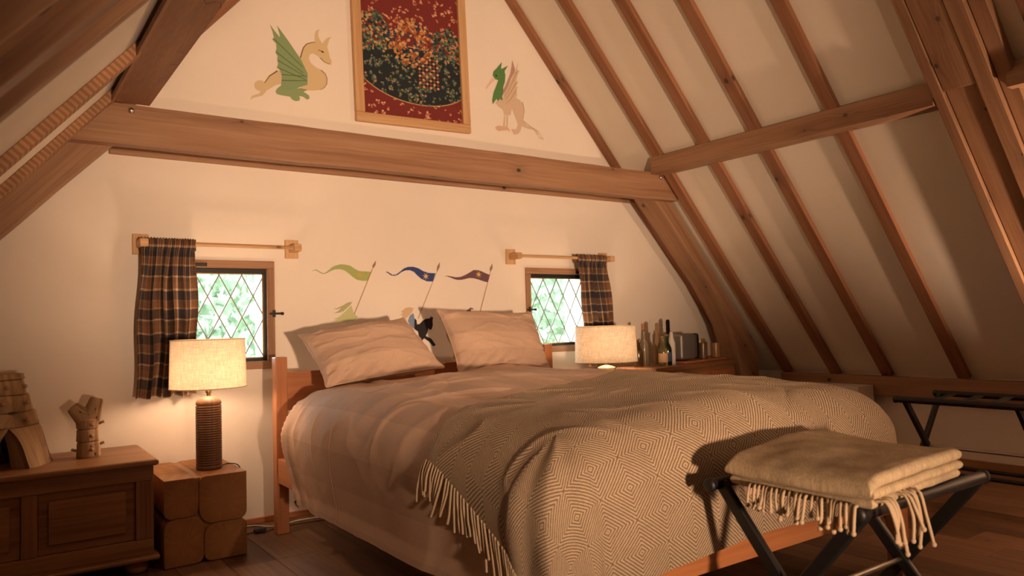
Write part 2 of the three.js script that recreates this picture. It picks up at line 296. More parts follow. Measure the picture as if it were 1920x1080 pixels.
function wrinkle(a, b) {
  const e = Math.max(0, Math.abs(a) - DW), side = sstep(.08, .32, e), onTop = 1 - side;
  const crease = (x, y, sd, p) => Math.pow(1 - Math.abs(2 * fbm(x, y, sd, 2) - 1), p);
  let w = (fbm(a * 1.7 + 7, b * 1.5 + 3, 21, 2) - .5) * .07 * (onTop + .45);                                   // soft quilt swells
  w += (fbm(a * 4 + 2, b * 4, 25, 2) - .5) * .018 * onTop;
  w += (crease(a * 3.1 + b, b * 5.2 - a * 2, 29, 7) - .15) * .006 * (onTop * .8 + .5);
  w += onTop * .010 * crease(a * .8 + b * .5, b * 2.6 - a * .9, 33, 9) * sstep(2.4, 1.4, b);                     // a few long creases
  w -= onTop * .007 * crease(a * 1.5 - b * .6 + 9, b * 1.8 + a * 1.2, 37, 14);
  w += side * .034 * (fbm(b * 2.6 + e * .8, e * .9, 41, 2) - .5);                                              // broad folds hanging down the sides
  w += side * .010 * crease(b * 4.2 + e * 1.2, e * .7, 47, 6) * (.3 + noise(b * 1.7, 3, 49));
  const hc = sstep(1.25, .5, b) * sstep(.02, .2, e) * (a < 0 ? 1 : .4);                                         // gathered folds near the head corner
  w += hc * .034 * (Math.pow(1 - Math.abs(2 * noise(b * 7.5 - e * 2.6, e * .8, 53) - 1), 2) - .45);
  const rad = sstep(.55, .15, Math.hypot(a + .62, (b - .62) * .9)), an = Math.atan2(b - .45, -a - .45);             // creases fanning out from the pillow
  w += rad * .012 * (crease(an * 3.2, Math.hypot(a, b) * .8, 61, 3) - .4);
  return w;
}
const duvetTex = dataTex(512, 512, (u, v) => {                 // tonal satin stripes along the bed, fine weave
  const s = (u * 4) % 1 < .5 ? 1 : .945, n = 1 + .05 * (noise(u * 256, v * 256, 3, 256, 256) - .5) + .05 * (fbm(u * 8, v * 8, 5, 3, 8, 8) - .5);
  return [192 * s * n, 165 * s * n, 145 * s * n];
});
M.duvet = new THREE.MeshPhysicalMaterial({ map: duvetTex, roughness: .8, sheen: .35, sheenRoughness: .5, side: THREE.DoubleSide });
M.pillow = new THREE.MeshPhysicalMaterial({ map: duvetTex.clone(), roughness: .8, sheen: .35, sheenRoughness: .5, side: THREE.DoubleSide });
const A0 = -1.29, A1 = 1.27, B0 = .34, B1 = 2.70;
{
  const par = (s, t) => [lerp(A0, A1, s), lerp(B0, B1, t)];
  const nu = 300, nv = 280, g = surf(nu, nv, (s, t) => drape(...par(s, t)), (s, t) => { const [a, b] = par(s, t); return [a / 1.12 + .13, b / 1.12]; });
  const up = g.attributes.normal; if (up.getY(Math.floor((nv / 2) * (nu + 1) + nu / 2)) < 0) { const ix = g.index.array; for (let i = 0; i < ix.length; i += 3) { const q = ix[i]; ix[i] = ix[i + 1]; ix[i + 1] = q; } g.computeVertexNormals(); }
  displace(g, (i) => { const s = (i % (nu + 1)) / nu, t = Math.floor(i / (nu + 1)) / nv; return wrinkle(...par(s, t)); });
  const d = thing('duvet', 'puffy beige-pink duvet with tonal stripes spread over the bed', 'duvet'); mesh('cover', g, M.duvet, d);
  // piped seam running down the near side of the cover
  const sm = []; for (let i = 0; i <= 60; i++) { const a = lerp(-.55, -1.27, i / 60), b = 1.02 + .12 * Math.sin(i / 60 * 2.2), p = drape(a, b), q = drape(a - .01, b), nn = V(q.y - p.y, -(q.x - p.x), 0).normalize(); if (nn.y < 0 && i < 20) nn.negate(); if (i >= 20 && nn.x > 0) nn.negate(); sm.push(p.addScaledVector(nn, wrinkle(a, b) + .0005)); }
  mesh('seam', tube(sm, .0011, 120, 5), M.duvet, d);
}
// pillows, each from its four corners
function pillow(name, label, TL, TR, BR, BL, th, seed, into) {
  const n = 72, t = thing(name, label, 'pillow', [0, 0, 0], 0), nrm = V().subVectors(TR, TL).cross(V().subVectors(BL, TL)).normalize(); if (nrm.z < 0) nrm.negate();
  const face = (sg) => {
    const g = surf(n, n, (s, q) => {
      const x = 2 * s - 1, y = 2 * q - 1, pin = 1 - .07 * (1 - Math.pow(Math.abs(x), 2.2)) * Math.pow(Math.abs(y), 3), pix = 1 - .06 * (1 - Math.pow(Math.abs(y), 2.2)) * Math.pow(Math.abs(x), 3);
      const S = .5 + .5 * x * pix, Q = .5 + .5 * y * pin;
      const P = TL.clone().multiplyScalar((1 - S) * (1 - Q)).addScaledVector(TR, S * (1 - Q)).addScaledVector(BR, S * Q).addScaledVector(BL, (1 - S) * Q);
      const b = Math.pow(Math.max(0, 1 - Math.pow(Math.abs(x), 2.6)), .62) * Math.pow(Math.max(0, 1 - Math.pow(Math.abs(y), 2.6)), .62);
      const edge = 1 - b, r = Math.pow(1 - Math.abs(2 * fbm(s * 3 + q * 2.2, q * 5 - s * 2, seed, 3) - 1), 6) * .014 * (.35 + edge);
      const sag = (fbm(s * 2.5, q * 2.5, seed + 5, 2) - .5) * .03 * b, pleat = .008 * Math.sin((s * 1.3 + q) * 34) * Math.exp(-Math.pow((1 - q) * 4, 2) - Math.pow(s * 2.4, 2)) * (b > 0 ? 1 : 0);
      return P.addScaledVector(nrm, sg * (th * b) + (b > .001 ? sg * (r + sag) + pleat : 0));
    }, (s, q) => [q * .5 / 1.12 * 1.1 + seed * .13, s * .7]);
    return g;
  };
  const f = face(1), bk = face(-1);
  mesh('pillowcase', mergeVertices(mergeGeometries([f, bk])), M.pillow, t);
  const loop = []; for (let i = 0; i < 48; i++) { const k = i / 48 * 4, e = Math.floor(k), w = k - e; const s = [w, 1, 1 - w, 0][e], q = [0, w, 1, 1 - w][e], p = f.attributes.position, id = Math.round(q * n) * (n + 1) + Math.round(s * n); loop.push(V().fromBufferAttribute(p, id)); }
  mesh('edge_seam', new THREE.TubeGeometry(new THREE.CatmullRomCurve3(loop, true), 160, .003, 5, true), M.pillow, t);
  return t;
}
pillow('pillow', 'taupe striped pillow slumped sideways against the headboard beside the table lamp end', V(1.29, .972, .37), V(1.86, 1.045, .39), V(2.04, .775, .50), V(1.335, .725, .60), .10, 3);
pillow('pillow', 'taupe striped pillow standing upright near the leaded window with the wooden catch', V(2.045, 1.088, .42), V(2.69, 1.062, .42), V(2.74, .72, .53), V(2.10, .73, .55), .095, 8);

// ---------------------------------------------------------------- herringbone throw over the foot of the bed
const throwTex = dataTex(1024, 1024, (u, v) => {
  const x = Math.abs(u - .5) * 2, y = Math.abs(v - .5) * 2, d = (x + y) * 8, wob = .18 * (fbm(u * 40, v * 40, 9, 2, 40, 40) - .5), f = d + wob - Math.floor(d + wob), st = sstep(.18, .34, f) - sstep(.68, .84, f);
  const felt = .8 + .2 * fbm(u * 5, v * 5, 15, 3, 5, 5), n = 1 + .22 * (noise(u * 200, v * 200, 3, 200, 200) - .5);
  return mix3([104, 88, 72], [188, 168, 142], .1 + st * felt * .85).map((c) => c * n);
});
M.throw_ = new THREE.MeshPhysicalMaterial({ map: throwTex, roughness: .95, sheen: .4, sheenRoughness: .8, bumpMap: throwTex, bumpScale: .0015, side: THREE.DoubleSide });
M.wool = new THREE.MeshPhysicalMaterial({ roughness: .95, sheen: .4, sheenRoughness: .8, side: THREE.DoubleSide }); M.wool.color.setRGB(.42, .32, .215);
function farEdge(a) { const k = [[-1.3, 2.05], [-.93, 1.9], [-.36, 1.72], [.05, 1.56], [.43, 1.45], [.8, 1.5], [1.2, 1.7]]; for (let i = 0; i < k.length - 1; i++) if (a <= k[i + 1][0]) { const t = clamp((a - k[i][0]) / (k[i + 1][0] - k[i][0]), 0, 1); return lerp(k[i][1], k[i + 1][1], t * t * (3 - 2 * t) * .5 + t * .5); } return 1.7; }
function throwAB(s, t) {
  const aL = -(.935 + .235 * sstep(0, .6, t) - .05 * sstep(.6, 1, t)), a = lerp(aL, 1.03, s), bf = farEdge(a), near = 2.842 + .012 * Math.sin(s * 9);
  return [a, lerp(bf, near, t)];
}
const throwLift = (a, b) => .012 + wrinkle(a, b) * sstep(2.75, 2.3, b) + .010 * (fbm(a * 3, b * 3, 71, 3) - .5) + sstep(2.4, 2.7, b) * .016 * (fbm(a * 4.5, 1, 77, 3) - .3);
function throwPoint(s, t) {
  const h = .004, [a, b] = throwAB(s, t), p = drape(a, b), pa = drape(a + h, b), pb = drape(a, b + h), n = V().subVectors(pb, p).cross(V().subVectors(pa, p)).normalize();
  const ea = Math.max(0, -a - DW), eb = Math.max(0, b - DF), corner = Math.min(ea, eb);
  let l = throwLift(a, b); if (corner > .02) l += corner * .13 * (.5 + .5 * Math.sin(Math.atan2(eb, ea) * 9 + .6));       // cloth gathers in folds at the corner
  return [p.addScaledVector(n, l), n];
}
{
  const t = thing('throw_blanket', 'wool throw with diamond herringbone weave and tasselled ends draped over the bed foot', 'blanket');
  const g = surf(260, 200, (s, q) => throwPoint(s, q)[0], (s, q) => [s * 2.1 / .21, q * 1.25 / .21]);
  mesh('woven_cloth', g, M.throw_, t);
  for (const [side, N] of [[0, 66], [1, 46]]) for (let i = 0; i < N; i++) {
    const q = (i + .5 + rr(-.25, .25)) / N, [P, n] = throwPoint(side, q), [P2] = throwPoint(side ? .985 : .015, q), d = P.clone().sub(P2).normalize(), sl = throwPoint(side, clamp(q + .02, 0, 1))[0].sub(throwPoint(side, clamp(q - .02, 0, 1))[0]).normalize();
    const down = V(0, -1, 0), L = rr(.08, .13), sw = rr(-.5, .5) + (side ? 0 : .9 * Math.sin(q * 23 + 2 * Math.sin(q * 9))), pts = [P.clone().addScaledVector(d, -.01)];
    let dir = d.clone(), c = P.clone();
    for (let k = 0; k < 4; k++) { dir = dir.lerp(down, .35).addScaledVector(sl, sw * .16).normalize(); c = c.clone().addScaledVector(dir, L / 4).addScaledVector(n, k ? rr(-.001, .004) : .004); pts.push(c); }
    mesh('tassel', tube(pts, rr(.0032, .0042), 8, 5), M.wool, t);
  }
}

// ---------------------------------------------------------------- luggage racks
function luggageRack(label, x, z, turn) {
  const t = thing('luggage_rack', label, 'luggage rack', [x, 0, z], turn), L = .60, D = .43, H = .54;   // origin: middle of the footprint, rails along local x
  for (const s of [-1, 1]) {
    mesh('top_rail', mergeGeometries([rod(V(-L / 2 - .012, H, s * D / 2), V(L / 2 + .012, H, s * D / 2), .0165, 16)]), M.black, t);
    for (const e of [-1, 1]) mesh('end_cap', lathe([[0, .012], [.012, .011], [.0185, .006], [.02, 0], [.0185, -.006], [0, -.007]], 16).rotateZ(-e * Math.PI / 2).translate(e * (L / 2 + .012), H, s * D / 2), M.black, t);
    for (const e of [-1, 1]) { const xx = e * (L / 2 - (s > 0 ? .012 : .036)); mesh('leg', bar(V(xx, H, s * D / 2), V(xx, .012, -s * D / 2), .022, .036, V(0, 0, 1), .006), M.black, t); }
    mesh('stretcher', rod(V(-L / 2 + .02, .16, -s * D / 2 * .44), V(L / 2 - .02, .16, -s * D / 2 * .44), .011, 12), M.black, t);
  }
  mesh('pivot', rod(V(-L / 2 - .002, .276, 0), V(L / 2 + .002, .276, 0), .008, 10), M.steel, t);
  for (let i = 0; i < 4; i++) { const xx = lerp(-.21, .21, i / 3); mesh('strap', surf(3, 14, (u, v) => V(xx + (u - .5) * .05, H + .006 - .016 * Math.sin(v * Math.PI), lerp(-D / 2 - .014, D / 2 + .014, v))), M.webbing, t); }
  return t;
}
luggageRack('black folding luggage rack with a folded blanket on it by the bed foot', 1.955, 2.84, 0);
luggageRack('empty black folding luggage rack along the low white side wall', 4.19, 2.225, Math.PI / 2);

// folded plain blanket lying on the near rack
const feltTex = dataTex(256, 256, (u, v) => { const n = 1 + .25 * (noise(u * 128, v * 128, 3, 128, 128) - .5) + .2 * (fbm(u * 6, v * 6, 5, 4, 6, 6) - .5); return [168 * n, 150 * n, 122 * n]; });
M.felt = new THREE.MeshPhysicalMaterial({ map: feltTex, roughness: .98, sheen: .4, sheenRoughness: .8, side: THREE.DoubleSide });
{
  const t = thing('folded_blanket', 'plain grey-beige wool blanket folded in layers on the luggage rack', 'blanket', [0, 0, 0]);
  // footprint corners, slightly askew on the rails
  const c = [V(1.64, 0, 2.68), V(2.20, 0, 2.585), V(2.12, 0, 3.07), V(1.62, 0, 3.10)];
  const at = (s, q) => c[0].clone().multiplyScalar((1 - s) * (1 - q)).addScaledVector(c[1], s * (1 - q)).addScaledVector(c[2], s * q).addScaledVector(c[3], (1 - s) * q);
  const rp = (t) => (1 - Math.cos(Math.PI * t)) / 2;
  [[.5585, .024, .030, 0], [.581, .024, .022, 1], [.603, .032, 0, 2]].forEach(([y, h, inset, li]) => {
    // a closed slab with rounded folds all round, sagging a little between the rails
    const half = (up) => surf(64, 56, (s0, q0) => {
      const s = rp(s0), q = rp(q0), d = Math.min(s * .55, (1 - s) * .55, q * .45, (1 - q) * .45), k = clamp(d / (h * .55), 0, 1), pr = Math.sqrt(Math.max(0, 1 - (1 - k) * (1 - k)));
      const P = at(inset + s * (1 - inset * 1.2), inset * .5 + q * (1 - inset * (li === 1 ? .2 : .9)));
      const sag = -.010 * Math.sin(clamp((P.z - 2.63) / .42, 0, 1) * Math.PI) + (fbm(P.x * 6, P.z * 6, 80, 3) - .5) * .016 + (li === 2 ? -.022 * Math.pow(1 - clamp(s / .14, 0, 1), 2) + .012 * Math.exp(-Math.pow((s - .45) / .28, 2) - Math.pow((q - .35) / .4, 2)) : 0);
      P.y = y + h / 2 + sag + up * h / 2 * pr; return P;
    }, (s, q) => [rp(s) * 1.8, rp(q) * 1.5 + li * .3]);
    mesh('folded_layer', mergeGeometries([half(1), half(-1)]), M.felt, t);
  });
  for (let i = 0; i < 34; i++) {                                 // knotted tassels peeping out below the front edge and at the corner
    const k = i / 33, corner = i > 23, P = corner ? at(rr(.04, .42), rr(.97, 1)) : at(lerp(.02, .04, rnd()), lerp(.2, .92, k * 1.4 > 1 ? 1 : k * 1.4)); P.y = corner ? .575 : .562;
    const o = corner ? V(rr(-.3, .3), 0, 1).normalize() : V(-.9, 0, rr(.2, .6)).normalize(), L = corner ? rr(.07, .13) : rr(.035, .06);
    const pts = [P, P.clone().addScaledVector(o, .022).add(V(0, .002, 0)), P.clone().addScaledVector(o, .04).add(V(0, -L * .45, 0)), P.clone().addScaledVector(o, .044 + rr(-.01, .01)).add(V(rr(-.008, .008), -L, 0))];
    mesh('tassel', mergeGeometries([tube(pts, .0042, 10, 5), new THREE.SphereGeometry(.0062, 8, 6).translate(...pts[3].toArray())].map((q) => q.toNonIndexed())), M.wool, t);
  }
}

// ---------------------------------------------------------------- lamps
const linen = dataTex(256, 256, (u, v) => { const a = noise(u * 128, v * 9, 3, 128, 9), b = noise(u * 9, v * 128, 5, 9, 128), n = .86 + .14 * (a + b) + .06 * (fbm(u * 6, v * 6, 7, 3, 6, 6) - .5); return [238 * n, 222 * n, 196 * n]; });
linen.repeat.set(4, 1.3); M.shade = new THREE.MeshPhysicalMaterial({ map: linen, roughness: 1, transmission: .18, thickness: 0, side: THREE.DoubleSide });
M.bulb = flat(.9, .85, .75, .4); M.bulb.emissive.copy(LAMP); M.bulb.emissiveIntensity = 6;
function bulbWithLight(parent, y, intensity, size = 1.5) {
  mesh('bulb', lathe([[0, -.045], [.013, -.045], [.014, -.03], [.022, -.012], [.029, .008], [.027, .024], [.016, .036], [0, .04]], 20).translate(0, y, 0), M.bulb, parent);
  const l = new THREE.PointLight(LAMP, intensity, 0, 2); l.position.set(0, y + .005, 0); l.castShadow = true; l.shadow.radius = size; l.name = 'bulb_light'; parent.add(l);
}
function drumShade(parent, y0, y1, r0, r1) {
  const sh = mesh('lamp_shade', new THREE.CylinderGeometry(r1, r0, y1 - y0, 64, 1, true).translate(0, (y0 + y1) / 2, 0), M.shade, parent);
  for (const [y, r] of [[y0, r0], [y1, r1]]) mesh('shade_rim', new THREE.TorusGeometry(r, .0028, 6, 64).rotateX(Math.PI / 2).translate(0, y, 0), M.shade, parent);
  const ym = y1 - .03; for (let k = 0; k < 3; k++) { const a = k * 2.1; mesh('shade_spoke', rod(V(0, ym, 0), V(Math.cos(a) * (r1 - .002), y1 - .004, Math.sin(a) * (r1 - .002)), .0018, 6), M.brass, parent); }
  return sh;
}
function ribbedLamp(label, x, y, z, intensity) {
  const t = thing('table_lamp', label, 'lamp', [x, y, z]);
  const prof = [[.0, 0], [.054, 0], [.056, .006]]; for (let i = 0; i < 26; i++) { const h = .012 + i * .0108; prof.push([.0563, h], [.0563, h + .006], [.0515, h + .0076], [.0515, h + .0094]); } prof.push([.0563, .296], [.054, .308], [.042, .322], [.024, .330], [.012, .333], [0, .333]);
  mesh('ribbed_body', uvAlong(lathe(prof, 48), 1), M.walnut, t);
  mesh('lamp_neck', lathe([[.009, .33], [.009, .345], [.013, .347], [.013, .372], [.008, .375], [0, .375]], 20), M.brass, t);
  drumShade(t, .372, .592, .168, .162);
  bulbWithLight(t, .424, intensity);
  return t;
}
ribbedLamp('ribbed turned-wood table lamp with linen drum shade on the log-slice block', .862, .3735, .36, I_BEDSIDE);
{
  const t = thing('table_lamp', 'table lamp with pale linen drum shade on the far side of the bed', 'lamp', [3.37, .42, .32]);
  mesh('ceramic_body', lathe([[0, 0], [.06, 0], [.066, .008], [.066, .02], [.05, .03], [.075, .09], [.088, .15], [.075, .21], [.045, .245], [.055, .265], [.058, .275], [.03, .285], [.012, .29], [0, .29]], 40), flat(.72, .6, .42, .35), t);
  mesh('lamp_neck', lathe([[.009, .288], [.009, .31], [.013, .312], [.013, .335], [0, .337]], 16), M.brass, t);
  drumShade(t, .312, .545, .205, .198);
  bulbWithLight(t, .41, I_BEDSIDE2);
}
{
  const t = thing('bedside_table', 'small wooden bedside table hidden behind the bed under the pale drum lamp', 'table', [3.37, 0, .32]);
  mesh('table_top', bx(-.13, .13, .395, .4195, -.14, .14, 0), M.oak, t);
  for (const x of [-.105, .105]) for (const z of [-.115, .115]) mesh('leg', bx(x - .018, x + .018, 0, .395, z - .018, z + .018, 1), M.oak, t);
}
{
  const t = thing('sideboard', 'low oak sideboard with two doors standing across the room opposite the gable', 'sideboard', [.15, 0, 4.95]);
  mesh('body', bx(-.49, .49, .08, .705, -.19, .19, 0), M.oak, t); mesh('top', bx(-.51, .51, .705, .733, -.21, .21, 0), M.oak, t);
  for (const x of [-.245, .245]) { const d = mesh('door', bx(x - .235, x + .235, .1, .69, .19, .205, 1), M.oak, t); mesh('knob', new THREE.SphereGeometry(.013, 10, 8).translate(x + (x < 0 ? .2 : -.2), .42, .218), M.brass, d); }
  for (const x of [-.45, .45]) for (const z of [-.16, .16]) mesh('foot', bx(x - .025, x + .025, 0, .08, z - .025, z + .025, 1), M.oak, t);
}
// lamps out of the picture: their light falls on the gable, the blanket and the roof slope
{
  const t = thing('floor_lamp', 'low floor spotlight with a black metal cone shade turned towards the gable', 'lamp', [.5, 0, 6.2]);
  const aim = V(2.3, 1.8, 0), head = V(.5, .75, 6.2), dir = aim.clone().sub(head).normalize();
  mesh('base', lathe([[0, 0], [.14, 0], [.14, .012], [.02, .025], [0, .025]], 32), M.black, t); mesh('pole', rod(V(0, .02, 0), V(0, .70, 0), .011), M.black, t);
  const q = new THREE.Quaternion().setFromUnitVectors(V(0, 1, 0), dir);
  const cone = mesh('cone_shade', lathe([[.02, -.09], [.05, -.085], [.075, -.02], [.115, .05], [.112, .05], [.072, -.02], [.045, -.08]], 40), M.black, t); cone.position.set(0, .75, 0); cone.quaternion.copy(q);
  const bl = mesh('reflector_bulb', new THREE.CircleGeometry(.07, 32).rotateX(-Math.PI / 2).translate(0, .0, 0), M.bulb, t); bl.position.set(0, .75, 0); bl.quaternion.copy(q);
  const l = new THREE.SpotLight(LAMP, I_ROOM, 0, .44, 1, 2); l.position.copy(V(0, .75, 0).addScaledVector(dir, .055)); l.target.position.copy(aim.clone().sub(V(.5, 0, 6.2))); l.castShadow = true; l.shadow.radius = 5; t.add(l, l.target);
}
{
  const at = V(2.1, 2.95, 3.45), aim = V(2.15, .7, 1.35), dir = aim.clone().sub(at).normalize(), q = new THREE.Quaternion().setFromUnitVectors(V(0, 1, 0), dir);
  const t = thing('ceiling_spotlight', 'small black ceiling spotlight hanging from the ridge and turned down to the bed', 'lamp', at.toArray());
  mesh('stem', rod(V(0, .03, 0), V(0, roofY(2.1, .03) - at.y, 0), .009), M.black, t);
  const c = mesh('can', lathe([[0, -.08], [.035, -.08], [.04, -.07], [.045, .05], [.042, .05], [.037, -.06], [0, -.06]], 28), M.black, t); c.quaternion.copy(q);
  const b = mesh('reflector_bulb', new THREE.CircleGeometry(.034, 24).rotateX(-Math.PI / 2), M.bulb, t); b.quaternion.copy(q);
  const l = new THREE.SpotLight(LAMP, I_SPOT, 0, .46, 1, 2); l.position.copy(dir).multiplyScalar(.055); l.target.position.copy(aim.clone().sub(at)); l.castShadow = true; l.shadow.radius = 2.5; t.add(l, l.target);
}
{
  const t = thing('table_lamp', 'low uplighter lamp with an open bowl shade on a stool beside the low side wall', 'lamp', [4.42, .40, 3.55]);
  mesh('ceramic_body', lathe([[0, 0], [.06, 0], [.07, .02], [.08, .08], [.06, .15], [.02, .18], [0, .18]], 32), flat(.72, .6, .42, .35), t);
  mesh('lamp_neck', rod(V(0, .175, 0), V(0, .235, 0), .01), M.brass, t);
  mesh('bowl_shade', lathe([[.012, .215], [.06, .225], [.13, .27], [.18, .345], [.184, .345], [.135, .265], [.062, .219], [.012, .209]], 48), flat(.55, .45, .32, .8), t); bulbWithLight(t, .30, I_LOW, 2);
  const s = thing('stool', 'low round wooden stool carrying the table lamp by the low side wall', 'stool', [4.42, 0, 3.55]);
  mesh('seat', lathe([[0, .365], [.17, .365], [.18, .375], [.18, .39], [.17, .399], [0, .399]], 32), M.oak, s);
  for (let k = 0; k < 3; k++) { const a = k * 2.1 + .3; mesh('leg', bar(V(Math.cos(a) * .11, .366, Math.sin(a) * .11), V(Math.cos(a) * .16, 0, Math.sin(a) * .16), .026, .026, V(0, 0, 1)), M.oak, s); }
}

// ---------------------------------------------------------------- log-slice block beside the bed
{
  const t = thing('block_table', 'square bedside block made of four log ends glued together, dark gaps between', 'table', [.81, 0, .28]);
  const w = .172, f = .25, h = .372;     // half width, front, height
  const endTex = (seed) => dataTex(256, 256, (u, v) => { const x = u - .5 + .06 * (fbm(u * 3, v * 3, seed, 3) - .5), y = v - .48 + .06 * (fbm(u * 3 + 9, v * 3, seed + 1, 3) - .5), r = Math.hypot(x, y), ring = .5 + .5 * Math.sin(r * 150 + 5 * fbm(u * 4, v * 4, seed + 2, 3)), c = fbm(Math.atan2(y, x) * 9, r * 3, seed + 4, 2); return mix3([168, 120, 74], [132, 88, 50], .35 * ring + .5 * (c - .3) + .25 * sstep(.3, .5, r)); });
  const slice = (x0, x1, y0, y1, cut, seed) => {                  // a log end: rounded where it meets its neighbours, square at the block's faces
    const s = new THREE.Shape(), k = .30, W = x1 - x0, H = y1 - y0, c = (e) => cut[e] * Math.min(W, H) * k * 1.3;
    s.moveTo(x0 + c(0), y0); s.lineTo(x1 - c(1), y0); s.quadraticCurveTo(x1, y0, x1, y0 + c(1)); s.lineTo(x1, y1 - c(2)); s.quadraticCurveTo(x1, y1, x1 - c(2), y1); s.lineTo(x0 + c(3), y1); s.quadraticCurveTo(x0, y1, x0, y1 - c(3)); s.lineTo(x0, y0 + c(0)); s.quadraticCurveTo(x0, y0, x0 + c(0), y0);
    const g = new THREE.ExtrudeGeometry(s, { depth: f * 2 - .004, bevelEnabled: true, bevelSize: .002, bevelOffset: -.002, bevelThickness: .002, bevelSegments: 1, curveSegments: 10 }); g.translate(0, 0, -f + .002);
    const p = g.attributes.position, n = g.attributes.normal, uv = g.attributes.uv; for (let i = 0; i < p.count; i++) if (Math.abs(n.getZ(i)) > .5) uv.setXY(i, (p.getX(i) - x0) / W, (p.getY(i) - y0) / H); else uv.setXY(i, .5 + p.getZ(i) * .8, .5 + (p.getX(i) + p.getY(i)) * .8);
    mesh('log', g, std({ map: endTex(seed), roughness: .7 }), t);
  };
  slice(-w, -.032, .205, h, [.7, 1, .5, .05], 5); slice(-.030, w, .165, h, [.9, .5, .05, .4], 9);
  slice(-w, -.012, .003, .203, [.1, .6, .9, .8], 13); slice(-.010, w, .003, .163, [.6, .05, .5, 1], 17);
  mesh('glue_core', bx(-w + .02, w - .02, .02, h - .004, -f + .01, f - .012, 2), M.oak, t);
}

// ---------------------------------------------------------------- panelled chest
{
  const t = thing('blanket_chest', 'oak chest with two recessed front panels and a moulded lid edge', 'chest', [0, 0, 0]), x0 = -.62, x1 = .60, zf = .525;
  mesh('lid', bx(x0 - .015, x1 + .018, .448, .474, .02, zf + .03, 0, .011), M.oak, t);
  mesh('back_board', bx(x0, x1, .08, .448, .03, .05, 0), M.oak, t);
  for (const x of [x0, x1 - .022]) mesh('end_board', bx(x, x + .022, .08, .448, .05, zf - .024, 2), M.oak, t);
  mesh('bottom_board', bx(x0 + .022, x1 - .022, .085, .1, .05, zf - .024, 0), M.oak, t);
  mesh('top_rail', bx(x0, x1, .385, .4475, zf - .024, zf, 0), M.oak, t); mesh('bottom_rail', bx(x0, x1, .08, .142, zf - .024, zf, 0), M.oak, t);
  for (const [a, b] of [[x0, x0 + .07], [.13, .185], [x1 - .068, x1]]) mesh('stile', bx(a, b, .1425, .3845, zf - .024, zf, 1), M.oak, t);
  for (const [a, b] of [[x0 + .0705, .1295], [.1855, x1 - .0685]]) {
    const p = mesh('panel', bx(a, b, .1425, .3845, zf - .022, zf - .016, 0), M.oak, t);
    mesh('raised_field', bx(a + .035, b - .035, .178, .35, zf - .016, zf - .005, 0, .005), M.oak, p);
  }
  mesh('base_moulding', bx(x0 - .015, x1 + .02, .058, .08, .03, zf + .035, 0, .010), M.oak, t);
  for (const x of [x0 + .06, x1 - .06]) for (const z of [.1, zf - .04]) mesh('bun_foot', lathe([[0, 0], [.03, 0], [.042, .015], [.044, .03], [.036, .05], [.03, .058], [0, .058]], 20).translate(x, 0, z), M.oak, t);
}
// carved driftwood pieces on the chest
function stumpRing(R0, R1, y0, y1, cx0, cx1, seed, b0 = 0, b1 = Math.PI * 2, thick = 0, arch = 0) {
  const nu = 56, nv = 14, full = b1 - b0 > 6.2, ang = (s, t) => lerp(b0 - arch * t ** 3, b1 + arch * t ** 3, s);
  const rad = (a, t) => lerp(R0, R1, t) * (1 + .06 * (fbm(Math.cos(a) * 1.6 + 5, Math.sin(a) * 1.6 + t * .8 + seed, seed, 3) - .5) * 2 + .05 * Math.sin(a * 3 + seed));
  const out = surf(nu, nv, (s, t) => { const a = ang(s, t), r = rad(a, t) - (t > .93 || t < .07 ? .003 : 0); return V(lerp(cx0, cx1, t) + Math.cos(a) * r, lerp(y0, y1, t), Math.sin(a) * r * .85); }, (s, t) => [lerp(y0, y1, t) * .9, s * .9]);
  const cap = (t) => surf(nu, 4, (s, q) => { const a = ang(s, t), r = (rad(a, t) - .003) * lerp(thick ? 1 - thick : 0, 1, q); return V(lerp(cx0, cx1, t) + Math.cos(a) * r, lerp(y0, y1, t), Math.sin(a) * r * .85); }, (s, q) => [q * .1, s]);
  const gs = [out, cap(1), cap(0)];
  if (!full) for (const e of [0, 1]) gs.push(surf(4, nv, (s, t) => { const a = ang(e, t), r = rad(a, t) * lerp(1 - thick, 1, s); return V(lerp(cx0, cx1, t) + Math.cos(a) * r, lerp(y0, y1, t), Math.sin(a) * r * .85); }, (s, t) => [t * .1, s * .1]));
  return mergeGeometries(gs);
}
const knobG = lathe([[0, .022], [.007, .02], [.009, .014], [.005, .006], [.005, 0]], 14);
function knobOn(t, x, y, z, dir) { const k = mesh('knob', knobG, M.drift, t); k.position.set(x, y, z); k.quaternion.setFromUnitVectors(V(0, 1, 0), dir.clone().normalize()); return k; }
{
  const t = thing('stump_drawers', 'large tapering driftwood stump cut into drawers with root legs, on the chest', 'ornament', [.03, .4745, .27]);
  const segs = [[.175, .160, .165, .222], [.158, .142, .224, .292], [.141, .122, .294, .352], [.121, .125, .354, .378]];
  const R = (y) => lerp(.215, .118, clamp(y / .378, 0, 1));
  segs.forEach(([, , y0, y1], i) => mesh(i === 3 ? 'lid' : 'drawer', stumpRing(R(y0), R(y1), y0, y1, 0, .0, 3 + i), M.drift, t));
  for (const [p, q] of [[-.1, .92], [1.5, 2.6], [3.2, 4.2], [4.8, 5.6]]) mesh('root_leg', stumpRing(R(0) + .006, R(.163), 0, .163, .0, 0, 3, p, q, .45, .29), M.drift, t);
  mesh('core', new THREE.CylinderGeometry(.085, .095, .2, 24).translate(0, .27, 0), M.drift, t);
  for (const [a, y] of [[.75, .19], [1.3, .26], [.62, .26], [1.15, .325], [.55, .325]]) { const r = R(y) * .97; knobOn(t, Math.cos(a) * r, y, Math.sin(a) * r * .85, V(Math.cos(a), 0, Math.sin(a))); }
}
